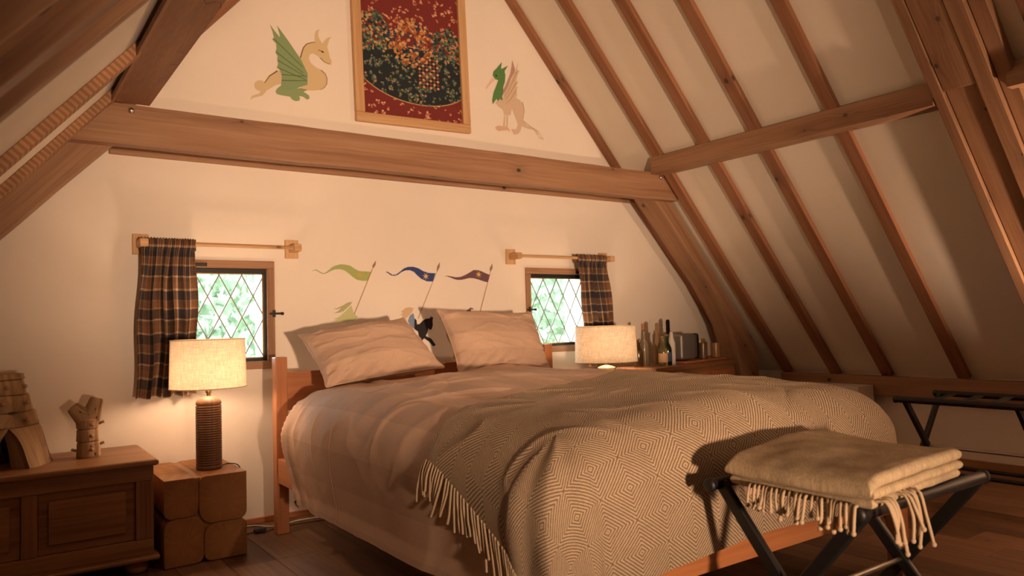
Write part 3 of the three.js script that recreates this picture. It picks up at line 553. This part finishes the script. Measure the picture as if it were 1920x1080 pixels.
{
  const t = thing('branch_drawers', 'small forked driftwood branch cut into three little drawers, on the chest', 'ornament', [.383, .4745, .27]);
  const segs = [[.048, .044, 0, .066], [.044, .042, .068, .120], [.042, .044, .122, .165]];
  segs.forEach(([a, b, y0, y1], i) => mesh('drawer', stumpRing(a, b, y0, y1, 0, .0, 21 + i), M.drift, t));
  const limb = (p, q, r0, r1, seed) => { const g = stumpRing(r0, r1, 0, p.distanceTo(q), 0, 0, seed); g.applyMatrix4(new THREE.Matrix4().compose(p, new THREE.Quaternion().setFromUnitVectors(V(0, 1, 0), q.clone().sub(p).normalize()), V(1, 1, 1))); return g; };
  mesh('fork', mergeGeometries([limb(V(-.004, .16, 0), V(-.058, .222, .005), .040, .026, 31), limb(V(.008, .16, 0), V(.034, .252, 0), .040, .026, 33)]), M.drift, t);
  mesh('core', new THREE.CylinderGeometry(.03, .03, .16, 16).translate(0, .084, 0), M.drift, t);
  for (const y of [.036, .094, .143]) knobOn(t, .008, y, .036, V(.1, 0, 1));
  for (const [y, sx] of [[.03, -1], [.05, 1], [.14, 1]]) mesh('twig_stub', rod(V(sx * .04, y, 0), V(sx * .062, y + .008, .004), .006, 8), M.drift, t);
}

// ---------------------------------------------------------------- curtains and poles
const plaid = dataTex(512, 512, (u, v) => {
  const band = (x, list, base) => { let c = base; for (const [a, b, col, k] of list) if (x >= a && x < b) c = mix3(c, col, k); return c; };
  const L = [[0, .16, [126, 92, 66], .95], [.16, .21, [214, 186, 150], .9], [.21, .42, [44, 42, 50], .95], [.42, .46, [150, 114, 82], .7], [.46, .60, [118, 84, 60], .95], [.60, .64, [204, 172, 134], .75], [.64, .86, [46, 42, 48], .95], [.86, .90, [216, 192, 158], .85], [.90, 1, [108, 80, 62], .9]];
  const cx = band((u * 3) % 1, L, [70, 50, 40]), cy = band((v * 3) % 1, L, [70, 50, 40]), tw = ((u * 512 + v * 512) % 4 < 2) ? .5 : .5, n = 1 + .25 * (noise(u * 256, v * 256, 7, 256, 256) - .5);
  return mix3(cx, cy, tw).map((c) => c * n);
});
M.plaid = std({ map: plaid, roughness: .95 });
function curtain(label, x0, x1, xb0, xb1, yTop, yBot, z, seed) {
  const t = thing('curtain', label, 'curtain');
  const g = surf(160, 90, (s, q) => {
    const w = sstep(.05, .4, q), head = 1 - sstep(.06, .12, q);
    const ph = s * 5.2 * Math.PI * 2 + .9 * Math.sin(s * 7 + seed) + .5 * Math.sin(q * 3 + s * 3), amp = lerp(.006, .026, w) * (.7 + .5 * noise(s * 6, 1, seed));
    const gather = .004 * Math.sin(s * 150 + Math.sin(s * 31)), x = lerp(lerp(x0, x1, s), lerp(xb0, xb1, s), Math.pow(q, 1.1)) + .006 * Math.sin(q * 9 + s * 4);
    const sleeve = .0155 * Math.sin(clamp(q / .075, 0, 1) * Math.PI) ** .6 + gather * (1 - sstep(.1, .25, q));
    return V(x + .006 * Math.cos(ph) * w, lerp(yTop, yBot, q) + (q < .02 ? .004 * Math.sin(s * 120) : 0) + .006 * q * Math.sin(s * 21), z + (1 - head) * amp * Math.sin(ph) + head * sleeve + (1 - head) * gather * (1 - sstep(.1, .3, q)));
  }, (s, q) => [s * .62 / .62 * 1.05, q * .75 / .62]);
  mesh('cloth', g, M.plaid, t);
  mesh('sleeve_back', surf(120, 3, (s, q) => V(lerp(x0, x1, s), yTop - q * .058, z - .0125 + .003 * Math.sin(s * 140))), M.plaid, t);
}
curtain('dark brown plaid curtain pulled aside behind the ribbed table lamp', .622, .875, .588, .858, 1.462, .695, .092, 3);
curtain('dark brown plaid curtain hanging behind the pale drum lamp across the bed', 3.335, 3.61, 3.39, 3.665, 1.462, .69, .092, 9);
function curtainPole(label, x0, x1, y) {
  const t = thing('curtain_pole', label, 'curtain pole');
  mesh('pole', uvAlong(rod(V(x0 - .01, y, .092), V(x1 + .01, y, .092), .010, 16), 0), M.pine, t);
  for (const x of [x0, x1]) { const b = mesh('bracket', bx(x - .036, x + .036, y - .05, y + .05, .0005, .018, 1), M.pine, t); mesh('arm', bx(x - .02, x + .02, y - .02, y + .02, .018, .118, 2, .006), M.pine, b); }
}
curtainPole('pale wooden curtain pole on block brackets above the window by the ribbed lamp', .635, 1.382, 1.437);
curtainPole('pale wooden curtain pole on block brackets above the window by the drum lamp', 2.84, 3.65, 1.437);

// ---------------------------------------------------------------- framed tapestry: generic flowery field
{
  const t = thing('framed_tapestry', 'tall framed red tapestry with dark flowery island hung high on the gable', 'tapestry', [2.158, 2.205, 0]); t.rotation.z = .026;
  const R = mulberry(99), W = 512, H = 1024, cv = document.createElement('canvas'); cv.width = W; cv.height = H; const x = cv.getContext('2d');
  x.fillStyle = '#762e2c'; x.fillRect(0, 0, W, H);
  const sprig = (px, py, s, cols) => { x.strokeStyle = '#5a6a4a'; x.lineWidth = s * .22; x.beginPath(); x.moveTo(px, py + s * 2.4); x.lineTo(px, py); x.stroke(); for (let k = 0; k < 5; k++) { x.fillStyle = cols[k % cols.length]; x.beginPath(); x.arc(px + (R() - .5) * s * 3, py + (R() - .5) * s * 3, s * (.5 + R() * .45), 0, 7); x.fill(); } };
  for (let i = 0; i < 420; i++) sprig(R() * W, R() * H, 3.2 + R() * 3.4, ['#d8a080', '#e0b490', '#c47a60', '#a8705a']);
  x.save(); x.beginPath(); x.moveTo(0, 690); x.bezierCurveTo(120, 620, 400, 620, W, 690); x.lineTo(W, 880); x.bezierCurveTo(400, 975, 120, 965, 0, 830); x.closePath(); x.fillStyle = '#1f2a30'; x.fill(); x.strokeStyle = '#c8a468'; x.lineWidth = 5; x.stroke(); x.clip();
  for (let i = 0; i < 420; i++) sprig(R() * W, 480 + R() * 500, 3.5 + R() * 3.5, ['#4a6248', '#3c5660', '#7a8458', '#b88c64', '#54706c']); x.restore();
  const bush = (px, py, w, h, cols, n) => { for (let i = 0; i < n; i++) { const a = R() * 6.28, r = Math.sqrt(R()); x.fillStyle = cols[Math.floor(R() * cols.length)]; x.beginPath(); x.ellipse(px + Math.cos(a) * r * w, py + Math.sin(a) * r * h, 5 + R() * 6, 4 + R() * 4, R() * 3, 0, 7); x.fill(); } };
  bush(70, 590, 80, 110, ['#2c4348', '#466258', '#68805c', '#1e3034', '#c0a070'], 260); bush(440, 600, 80, 100, ['#2c4348', '#466258', '#68805c', '#1e3034', '#b89468'], 240); bush(250, 610, 120, 130, ['#a86a3c', '#c08a54', '#8c5230', '#28405c', '#d0a878'], 330);
  for (let i = 0; i < 9; i++) for (let j = 0; j < 6; j++) { x.fillStyle = (i + j) % 2 ? '#c8a880' : '#8a3c30'; x.save(); x.translate(290 + j * 19, 690 + i * 19); x.rotate(.785); x.fillRect(-6, -6, 12, 12); x.restore(); }
  const tx = new THREE.CanvasTexture(cv); tx.colorSpace = THREE.SRGBColorSpace;
  const h = 1.28, w = .39, f = .056;
  const cloth = new THREE.PlaneGeometry((w - f) * 2 + .01, h - 2 * f + .01).translate(0, h / 2, .016); mesh('woven_picture', cloth, std({ map: tx, roughness: .95 }), t);
  mesh('backing', bx(-w + .01, w - .01, .01, h - .01, .003, .014, 1), M.pine, t);
  mesh('frame_rail', bx(-w, w, 0, f, .003, .034, 0, .005), M.pine, t); mesh('frame_rail', bx(-w, w, h - f, h, .003, .034, 0, .005), M.pine, t);
  for (const s of [-1, 1]) mesh('frame_stile', bx(s > 0 ? w - f : -w, s > 0 ? w : -w + f, f, h - f, .003, .034, 1, .005), M.pine, t);
}

// ---------------------------------------------------------------- wall paintings (flat paint on the gable)
const MP = {d_body:[1.451,2.512,1.459,2.542,1.469,2.573,1.488,2.598,1.518,2.612,1.537,2.617,1.536,2.648,1.539,2.675,1.548,2.688,1.566,2.698,1.556,2.681,1.557,2.657,1.565,2.637,1.582,2.618,1.595,2.64,1.612,2.658,1.634,2.668,1.621,2.648,1.614,2.625,1.609,2.604,1.616,2.581,1.623,2.548,1.634,2.524,1.631,2.506,1.615,2.504,1.592,2.511,1.57,2.532,1.546,2.544,1.522,2.551,1.504,2.541,1.5,2.516,1.509,2.494,1.535,2.477,1.569,2.464,1.594,2.446,1.604,2.419,1.602,2.389,1.587,2.365,1.562,2.348,1.518,2.338,1.484,2.335,1.441,2.335,1.466,2.372,1.49,2.414,1.472,2.468],
d_tail:[1.344,2.422,1.321,2.416,1.297,2.396,1.277,2.38,1.26,2.352,1.249,2.337,1.238,2.349,1.215,2.346,1.2,2.333,1.195,2.314,1.201,2.297,1.215,2.29,1.228,2.291,1.221,2.275,1.201,2.265,1.183,2.257,1.175,2.24,1.178,2.234,1.185,2.246,1.21,2.255,1.237,2.266,1.253,2.284,1.26,2.297,1.283,2.314,1.31,2.335,1.34,2.347],
d_wing:[1.283,2.667,1.307,2.638,1.337,2.606,1.335,2.627,1.322,2.67,1.356,2.629,1.388,2.59,1.425,2.541,1.453,2.505,1.472,2.468,1.491,2.429,1.489,2.366,1.441,2.344,1.432,2.337,1.384,2.316,1.342,2.315,1.34,2.338,1.344,2.38,1.343,2.403,1.332,2.427,1.318,2.433,1.326,2.456,1.321,2.479,1.324,2.498,1.312,2.518,1.318,2.539,1.316,2.567,1.294,2.588,1.305,2.596,1.298,2.629],
d_leg:[1.34,2.338,1.319,2.318,1.309,2.3,1.316,2.287,1.342,2.284,1.388,2.284,1.402,2.268,1.421,2.263,1.442,2.269,1.445,2.284,1.44,2.295,1.464,2.294,1.486,2.281,1.5,2.29,1.498,2.306,1.479,2.317,1.465,2.322,1.489,2.337,1.441,2.339,1.394,2.323],
d_rib0:[1.305,2.59,1.462,2.462],
d_rib1:[1.315,2.52,1.466,2.429],
d_rib2:[1.324,2.475,1.471,2.413],
d_rib3:[1.325,2.433,1.48,2.393],
d_rib4:[1.343,2.399,1.485,2.413],
d_rib5:[1.343,2.366,1.487,2.388],
b_head:[2.773,2.681,2.82,2.735,2.812,2.688,2.827,2.694,2.869,2.719,2.84,2.676,2.846,2.652,2.841,2.605,2.826,2.569,2.825,2.524,2.815,2.505,2.819,2.475,2.796,2.483,2.782,2.466,2.769,2.479,2.738,2.439,2.734,2.465,2.747,2.517,2.769,2.565,2.787,2.607,2.764,2.609,2.744,2.631,2.751,2.661],
b_beak:[2.744,2.62,2.762,2.606,2.716,2.56,2.688,2.53,2.683,2.532,2.703,2.566],
b_wingA:[2.906,2.765,2.927,2.705,2.922,2.682,2.893,2.637,2.864,2.575,2.829,2.521,2.825,2.546,2.858,2.608,2.887,2.67,2.9,2.723],
b_body:[2.956,2.759,2.944,2.703,2.965,2.703,2.946,2.669,2.934,2.621,2.952,2.632,2.94,2.602,2.929,2.586,2.945,2.591,2.935,2.558,2.938,2.53,2.927,2.511,2.958,2.501,2.985,2.479,2.996,2.435,2.988,2.388,2.977,2.364,3.015,2.334,3.071,2.324,3.099,2.305,3.112,2.271,3.162,2.251,3.119,2.258,3.091,2.286,3.071,2.31,3.021,2.312,2.969,2.323,2.957,2.287,2.939,2.267,2.901,2.257,2.881,2.294,2.923,2.297,2.938,2.33,2.925,2.362,2.906,2.4,2.892,2.432,2.879,2.385,2.83,2.377,2.817,2.415,2.781,2.433,2.758,2.452,2.772,2.471,2.796,2.483,2.819,2.475,2.824,2.518,2.864,2.575,2.9,2.638,2.926,2.688],
b_leg1:[2.826,2.374,2.836,2.376,2.831,2.308,2.817,2.306],
b_leg2:[2.847,2.377,2.858,2.379,2.854,2.308,2.842,2.306],
b_feet:[2.753,2.289,2.777,2.303,2.848,2.307,2.864,2.292,2.875,2.271,2.854,2.282,2.813,2.274,2.779,2.266,2.759,2.276],
f1_flag:[1.85,1.322,1.828,1.325,1.8,1.325,1.776,1.327,1.749,1.34,1.726,1.355,1.698,1.361,1.668,1.363,1.637,1.356,1.614,1.345,1.591,1.325,1.572,1.312,1.557,1.312,1.539,1.322,1.524,1.331,1.506,1.327,1.498,1.321,1.517,1.326,1.531,1.32,1.55,1.308,1.568,1.306,1.587,1.313,1.606,1.323,1.633,1.333,1.663,1.335,1.69,1.328,1.717,1.31,1.74,1.29,1.763,1.276,1.795,1.27,1.829,1.271],
f1_pole:[1.858,1.339,1.862,1.339,1.745,1.079,1.742,1.081],
f1_tip:[1.884,1.391,1.881,1.363,1.862,1.339,1.861,1.359],
f1_hair:[1.733,1.149,1.706,1.146,1.679,1.131,1.64,1.114,1.615,1.112,1.64,1.108,1.667,1.117,1.644,1.095,1.617,1.086,1.651,1.088,1.678,1.1,1.653,1.078,1.674,1.093,1.721,1.133],
f1_dress:[1.725,1.129,1.74,1.085,1.767,1.059,1.743,1.044,1.688,1.038,1.612,1.04,1.643,1.05,1.616,1.052,1.647,1.063,1.674,1.082,1.709,1.114],
f2_flag:[2.279,1.321,2.231,1.323,2.194,1.333,2.164,1.349,2.128,1.358,2.093,1.357,2.063,1.346,2.036,1.325,2.012,1.31,1.989,1.307,1.969,1.319,1.955,1.326,1.945,1.324,1.96,1.317,1.98,1.304,2.0,1.301,2.024,1.308,2.048,1.325,2.074,1.335,2.104,1.337,2.131,1.327,2.151,1.308,2.181,1.285,2.217,1.271,2.259,1.27],
f2_pole:[2.284,1.324,2.287,1.324,2.154,1.045,2.15,1.046],
f2_tip:[2.312,1.391,2.31,1.36,2.287,1.324,2.291,1.362],
f2_hair:[2.125,1.11,2.093,1.115,2.069,1.11,2.036,1.087,2.051,1.081,2.033,1.067,2.049,1.067,2.041,1.045,2.073,1.049,2.097,1.07,2.113,1.086],
f2_dress:[2.122,1.08,2.129,1.038,2.125,0.987,2.108,0.995,2.082,1.031,2.097,1.065],
f2_horse:[2.149,0.968,2.125,0.984,2.127,1.048,2.141,1.037,2.144,1.011,2.162,1.013,2.181,1.031,2.205,1.044,2.233,1.046,2.239,1.061,2.245,1.051,2.256,1.054,2.251,1.03,2.252,1.003,2.243,0.978,2.228,0.976,2.222,0.987,2.215,0.966,2.202,0.939,2.239,0.922,2.269,0.883,2.253,0.874,2.223,0.904,2.19,0.926,2.171,0.908,2.157,0.93],
f3_flag:[2.677,1.317,2.655,1.324,2.614,1.34,2.588,1.346,2.556,1.346,2.525,1.329,2.489,1.312,2.458,1.301,2.424,1.298,2.394,1.303,2.364,1.307,2.338,1.301,2.36,1.303,2.385,1.296,2.41,1.287,2.432,1.282,2.462,1.282,2.493,1.288,2.524,1.295,2.559,1.293,2.595,1.285,2.626,1.276,2.661,1.268],
f3_pole:[2.68,1.33,2.684,1.33,2.599,1.079,2.594,1.079],
f3_tip:[2.7,1.391,2.702,1.361,2.682,1.332,2.679,1.358],
f3_head:[2.482,1.08,2.504,1.095,2.527,1.108,2.544,1.104,2.549,1.095,2.533,1.098,2.521,1.074,2.491,1.073],
f1_star:[1.781,1.304],
f2_star:[2.211,1.301],
f3_star:[2.593,1.318]};
const pairs = (a) => { const o = []; for (let i = 0; i < a.length; i += 2) o.push([a[i], a[i + 1]]); return o; };
const paint = {}; function pm(r, g, b) { const k = [r, g, b].join(); return paint[k] ??= std({ color: new THREE.Color(r / 255, g / 255, b / 255).convertSRGBToLinear(), roughness: .9 }); }
function painted(parent, name, pts, col, layer = 0) { const g = new THREE.ShapeGeometry(poly(pts)); g.translate(0, 0, .0012 + layer * .0005); return mesh(name, g, pm(...col), parent); }
function stroke(parent, name, pts, w, col, layer) { const l = [], r = []; for (let i = 0; i < pts.length; i++) { const a = pts[Math.max(0, i - 1)], b = pts[Math.min(pts.length - 1, i + 1)], dx = b[0] - a[0], dy = b[1] - a[1], n = Math.hypot(dx, dy), k = w / 2 * (1 - .6 * i / pts.length); l.push([pts[i][0] - dy / n * k, pts[i][1] + dx / n * k]); r.unshift([pts[i][0] + dy / n * k, pts[i][1] - dx / n * k]); } return painted(parent, name, [...l, ...r], col, layer); }
{
  const t = thing('wall_painting', 'painted winged dragon with green wings and ochre body on the gable', 'wall painting');
  painted(t, 'tail', pairs(MP.d_tail), [214, 198, 158]); painted(t, 'neck_and_head', pairs(MP.d_body), [216, 198, 156], 1); painted(t, 'wing', pairs(MP.d_wing), [136, 164, 120], 2); painted(t, 'legs', pairs(MP.d_leg), [142, 168, 122], 1);
  for (let i = 0; i < 6; i++) stroke(t, 'wing_rib', pairs(MP['d_rib' + i]), .006, [98, 122, 84], 3);
  const body = pairs(MP.d_body); stroke(t, 'back_line', body.slice(0, 6), .006, [120, 84, 52], 3); stroke(t, 'belly_line', body.slice(33, 39), .005, [150, 104, 66], 3); stroke(t, 'tail_line', pairs(MP.d_tail).slice(1, 6), .006, [110, 78, 50], 3);
  painted(t, 'eye', [[1.571,2.57],[1.58,2.576],[1.589,2.57],[1.58,2.564]], [92, 64, 46], 4); stroke(t, 'mouth_line', [[1.565, 2.533], [1.592, 2.513], [1.622, 2.507]], .004, [140, 108, 78], 4); stroke(t, 'brow_line', [[1.555, 2.576], [1.574, 2.574], [1.588, 2.566]], .005, [140, 108, 78], 4);
}
{
  const t = thing('wall_painting', 'painted long-beaked beast with green head and feathered wings beside the tapestry', 'wall painting');
  painted(t, 'body', pairs(MP.b_body), [214, 194, 172]); painted(t, 'wing', pairs(MP.b_wingA), [186, 152, 142], 1); painted(t, 'head', pairs(MP.b_head), [88, 138, 80], 2); painted(t, 'beak', pairs(MP.b_beak), [232, 200, 186], 1);
  painted(t, 'eye', [[2.764, 2.635], [2.772, 2.643], [2.78, 2.635], [2.772, 2.627]], [40, 44, 34], 3);
  for (const l of [[[2.943, 2.691], [2.877, 2.566], [2.834, 2.502]],[[2.934, 2.615], [2.883, 2.538], [2.84, 2.481]],[[2.932, 2.563], [2.888, 2.499], [2.846, 2.459]],[[2.982, 2.491], [2.994, 2.435], [2.982, 2.37]],[[2.977, 2.364], [3.043, 2.329], [3.106, 2.306], [3.148, 2.255]]]) stroke(t, 'feather_line', l, .004, [166, 138, 118], 2);
  for (const k of ['b_leg1', 'b_leg2', 'b_feet']) painted(t, k === 'b_feet' ? 'feet' : 'leg', pairs(MP[k]), [214, 186, 162], 1);
}
[['green', 'f1', [168, 186, 116], 'flowing green robe', [194, 202, 150]], ['dark blue', 'f2', [54, 74, 134], 'pale hair and a black horse', [128, 152, 190]], ['plum', 'f3', [112, 82, 96], 'dark head just above the pillow', [124, 98, 104]]].forEach(([nm, k, col, what, dress], i) => {
  const t = thing('wall_painting', `painted rider carrying a ${nm} pennant with gold star, ${what}`, 'wall painting');
  painted(t, 'pennant', pairs(MP[k + '_flag']), col); painted(t, 'lance', pairs(MP[k + '_pole']), [150, 96, 60], 1); painted(t, 'lance_tip', pairs(MP[k + '_tip']), [150, 128, 110], 1);
  const [sx, sy] = MP[k + '_star'], st = []; for (let j = 0; j < 14; j++) { const a = j / 14 * 6.2832 + .2, r = j % 2 ? .007 : .026; st.push([sx + Math.cos(a) * r, sy + Math.sin(a) * r]); } painted(t, 'star', st, i ? [232, 196, 120] : [206, 178, 104], 2);
  if (k === 'f1') { painted(t, 'hair', pairs(MP.f1_hair), [176, 182, 134]); painted(t, 'robe', pairs(MP.f1_dress), dress, 1); }
  if (k === 'f2') { painted(t, 'hair', pairs(MP.f2_hair), [216, 190, 158]); painted(t, 'robe', pairs(MP.f2_dress), dress, 1); painted(t, 'horse', pairs(MP.f2_horse), [40, 36, 44], 1); }
  if (k === 'f3') painted(t, 'head', pairs(MP.f3_head), dress);
});

// ---------------------------------------------------------------- cabinet with bottles and mugs
const CY = .683, CA = .2;                                      // top height, turn
const cab = (u, v) => V(3.58 + Math.cos(CA) * u + Math.sin(CA) * v * -1, CY, .56 - Math.sin(CA) * u - Math.cos(CA) * v);   // u along the front, v back from it
{
  const t = thing('cabinet', 'low wooden cabinet with plank top under the roof slope, crowded with bottles', 'cabinet', [3.58, 0, .56], CA);
  mesh('top', bx(-.01, 1.10, CY - .03, CY, -.31, .012, 0, .006), M.oak, t); mesh('body', bx(.01, 1.08, .06, CY - .03, -.30, -.004, 0), M.oak, t);
  for (const [a, b] of [[.03, .36], [.375, .715], [.73, 1.06]]) { const d = mesh('door', bx(a, b, .1, CY - .06, -.004, .012, 1), M.cherry, t); mesh('knob', new THREE.SphereGeometry(.011, 10, 8).translate(b - .03, .4, .022), M.brass, d); }
  for (const a of [.04, 1.05]) for (const b of [-.26, -.04]) mesh('foot', bx(a - .025, a + .025, 0, .06, b - .025, b + .025, 1), M.oak, t);
}
const gm = (r, g, b) => { const m = new THREE.MeshPhysicalMaterial({ transmission: .9, thickness: .03, roughness: .06, ior: 1.45, side: THREE.DoubleSide }); m.color.setRGB(r, g, b); return m; };
function bottle(name, label, p, H, r, col, labelCol) {
  const t = thing(name, label, 'bottle', p.toArray(), 0, 'bottles on the cabinet');
  mesh('glass', lathe([[0, .002], [r * .9, 0], [r, .006], [r, H * .52], [r * .86, H * .6], [r * .4, H * .74], [r * .34, H * .93], [r * .42, H * .94], [r * .42, H * .97]], 24), gm(...col), t);
  if (labelCol) mesh('paper_label', new THREE.CylinderGeometry(r + .0006, r + .0006, H * .3, 24, 1, true).translate(0, H * .28, 0), flat(...labelCol, .7), t);
  mesh('cap', lathe([[0, H], [r * .42, H], [r * .46, H * .985], [r * .46, H * .94], [0, H * .94]], 16), M.brass, t);
}
bottle('beer_bottle', 'dark green glass bottle with blue label on the cabinet', cab(.31, .10), .21, .03, [.03, .14, .05], [.05, .08, .16]);
bottle('lemonade_bottle', 'clear pale yellow bottle with red and green label on the cabinet', cab(.22, .08), .20, .031, [.75, .68, .35], [.72, .5, .3]);
bottle('wine_bottle', 'brown glass bottle at the lamp end of the cabinet', cab(.10, .20), .19, .033, [.28, .17, .07], null);
{
  const p = cab(.20, .22), t = thing('cordial_bottle', 'tall clear bottle with long cork neck behind the yellow bottle', 'bottle', p.toArray(), 0, 'bottles on the cabinet');
  mesh('glass', lathe([[0, 0], [.032, 0], [.033, .15], [.014, .19], [.012, .25]], 20), gm(.8, .75, .6), t); mesh('cork', rod(V(0, .235, 0), V(0, .29, 0), .011, 12), M.cherry, t);
}
{
  const p = cab(.40, .12), t = thing('white_jar', 'slim white cylinder jar beside the green bottle on the cabinet', 'jar', p.toArray());
  mesh('body', lathe([[0, 0], [.024, 0], [.025, .15], [.018, .17], [.012, .2], [0, .2]], 20), M.white, t); mesh('cap', rod(V(0, .2, 0), V(0, .225, 0), .012, 12), M.white, t);
}
{
  const p = cab(.40, .24), t = thing('wooden_paddle', 'wooden paddle with rounded holed handle standing behind the jar', 'utensil', p.toArray(), CA);
  const s = new THREE.Shape(); s.moveTo(-.04, 0); s.lineTo(.04, 0); s.lineTo(.04, .13); s.quadraticCurveTo(.02, .17, .018, .2); s.lineTo(.018, .27); s.absarc(0, .275, .018, 0, Math.PI); s.lineTo(-.018, .2); s.quadraticCurveTo(-.02, .17, -.04, .13); const h = new THREE.Path(); h.absarc(0, .275, .008, 0, 6.283, true); s.holes.push(h);
  mesh('blade', uvAlong(new THREE.ExtrudeGeometry(s, { depth: .012, bevelEnabled: false, curveSegments: 10 }), 1), M.drift, t);
}
{
  const t = thing('serving_tray', 'flat wooden tray with rounded edge lying on the cabinet under the toaster', 'tray', cab(.74, .15).add(V(0, .0005, 0)).toArray(), CA);
  mesh('board', bx(-.30, .30, 0, .018, -.115, .115, 0, .008), M.cherry, t);
}
{
  const t = thing('toaster', 'grey steel toaster with black end panel and lever on the cabinet', 'toaster', cab(.585, .15).add(V(0, .019, 0)).toArray(), CA);
  mesh('steel_body', bx(-.13, .07, .008, .19, -.08, .08, 0, .02), flat(.28, .28, .27, .45, { metalness: .6 }), t); mesh('end_panel', bx(.071, .115, .008, .19, -.08, .08, 1, .015), M.black, t);
  mesh('lever', bx(.115, .135, .12, .135, -.02, .02, 0), M.steel, t); for (const z of [-.03, .03]) mesh('slot', bx(-.1, .05, .188, .1915, z - .012, z + .012, 0, .001), M.black, t);
}
{
  const t = thing('chopping_board', 'black paddle board with round hole in its handle behind the toaster', 'board', cab(.62, .287).toArray(), CA);
  const s = new THREE.Shape(); s.moveTo(-.08, 0); s.lineTo(.08, 0); s.lineTo(.08, .17); s.quadraticCurveTo(.08, .2, .05, .2); s.lineTo(.02, .21); s.lineTo(.018, .29); s.absarc(0, .295, .019, 0, Math.PI); s.lineTo(-.018, .21); s.lineTo(-.05, .2); s.quadraticCurveTo(-.08, .2, -.08, .17); const h = new THREE.Path(); h.absarc(0, .293, .009, 0, 6.283, true); s.holes.push(h);
  mesh('blade', new THREE.ExtrudeGeometry(s, { depth: .012, bevelEnabled: false, curveSegments: 12 }), M.black, t);
}
const mugG = (H, r) => mergeGeometries([lathe([[0, .004], [r * .9, 0], [r, .008], [r * .98, H * .5], [r * 1.02, H], [r * .9, H], [r * .86, .01], [0, .01]], 24), new THREE.TorusGeometry(H * .28, .006, 8, 18, Math.PI).rotateZ(-Math.PI / 2).translate(r, H * .52, 0)]);
[[.775, .09, .115, .034, 'brown stoneware tankard next to the toaster', [.16, .09, .04]], [.87, .17, .145, .042, 'tall copper-coloured tankard between two smaller mugs', [.32, .17, .07]], [.965, .09, .11, .036, 'small honey-brown mug at the roof-slope end of the cabinet', [.36, .2, .08]]].forEach(([u, v, H, r, lab, c]) => {
  const t = thing('tankard', lab, 'mug', cab(u, v).toArray(), .8, 'mugs on the cabinet'); t.position.y += .019; mesh('body_and_handle', mugG(H, r), flat(...c, .25), t);
});

// ---------------------------------------------------------------- cables on the floor by the bed
tag(mesh('white_cable', tube([V(1.01, .006, .09), V(1.13, .006, .06), V(1.232, .006, .16), V(1.36, .006, .12), V(1.63, .006, .18), V(1.9, .006, .3)], .004, 60, 6), M.cableW), 'white cable lying on the floor along the wall under the bed', 'cable');
{
  const t = thing('lamp_cord', 'black lamp cord with inline switch running from the table lamp over the block', 'cord');
  mesh('cord', tube([V(.915, .379, .36), V(.95, .381, .33), V(.983, .377, .40), V(.988, .33, .43), V(.991, .2, .40), V(.990, .1, .34), V(1.0, .01, .28), V(1.06, .005, .21), V(1.117, .006, .20), V(1.16, .008, .23), V(1.2, .005, .2), V(1.42, .005, .19), V(1.75, .005, .3)], .0028, 120, 6), M.cableB, t);
  mesh('inline_switch', bx(1.105, 1.165, .002, .022, .19, .22, 0, .008), M.cableB, t);
}

// ---------------------------------------------------------------- garden outside the windows
struct(mesh('garden_lawn', uvAlong(new THREE.BoxGeometry(60, .2, 40).translate(5, -2.7, -22), 0, 5, 5), std({ roughness: 1, map: dataTex(256, 256, (u, v) => { const n = .8 + .4 * fbm(u * 20, v * 20, 3, 4, 20, 20); return [92 * n, 112 * n, 66 * n]; }) })));
const leafM = new THREE.MeshPhysicalMaterial({ roughness: .8, transmission: .35, thickness: 0, side: THREE.DoubleSide }); leafM.color.setRGB(.31, .42, .29);
const leafM2 = leafM.clone(); leafM2.color.setRGB(.38, .46, .36);
function tree(label, x, z, R, H, m, seed) {
  const t = thing('garden_tree', label, 'tree', [x, -2.6, z]), q = mulberry(seed), pos = [], nor = [], N = 7000;
  mesh('trunk', new THREE.CylinderGeometry(.09, .15, H * .7, 10).translate(0, H * .35, 0), M.oak, t);
  for (let i = 0; i < N; i++) {
    const a = q() * 6.283, c = 2 * q() - 1, r = Math.cbrt(q()) * (.75 + .35 * fbm(a * 1.2, c * 2 + 5, seed, 2)), sx = Math.sqrt(1 - c * c), P = V(Math.cos(a) * sx * R * r, H * .62 + c * H * .45 * r, Math.sin(a) * sx * R * r), s = .06 + q() * .07;
    const e = new THREE.Euler(q() * 6, q() * 6, q() * 6), A = V(s, 0, 0).applyEuler(e), B = V(0, s * .55, 0).applyEuler(e), n = V(0, 0, 1).applyEuler(e);
    for (const [u, v] of [[-1, 0], [0, -1], [1, 0], [-1, 0], [1, 0], [0, 1]]) { const k = P.clone().addScaledVector(A, u).addScaledVector(B, v); pos.push(k.x, k.y, k.z); nor.push(n.x, n.y, n.z); }
  }
  const g = new THREE.BufferGeometry(); g.setAttribute('position', new THREE.Float32BufferAttribute(pos, 3)); g.setAttribute('normal', new THREE.Float32BufferAttribute(nor, 3));
  mesh('foliage', g, m, t).userData.kind = 'stuff';
}
tree('leafy green tree in the garden straight behind the window by the ribbed lamp', 1.9, -6.2, 2.0, 5.6, leafM, 5);
tree('pale green tree in the garden further back between both windows', 4.3, -11.4, 2.4, 6.4, leafM2, 6);
tree('leafy green tree in the garden behind the window by the drum lamp', 7.4, -6.0, 2.1, 5.6, leafM, 7);
tree('broad pale tree far back in the garden beyond the drum lamp window', 10.6, -11.4, 2.6, 6.4, leafM2, 8);

renderer.render(scene, camera);
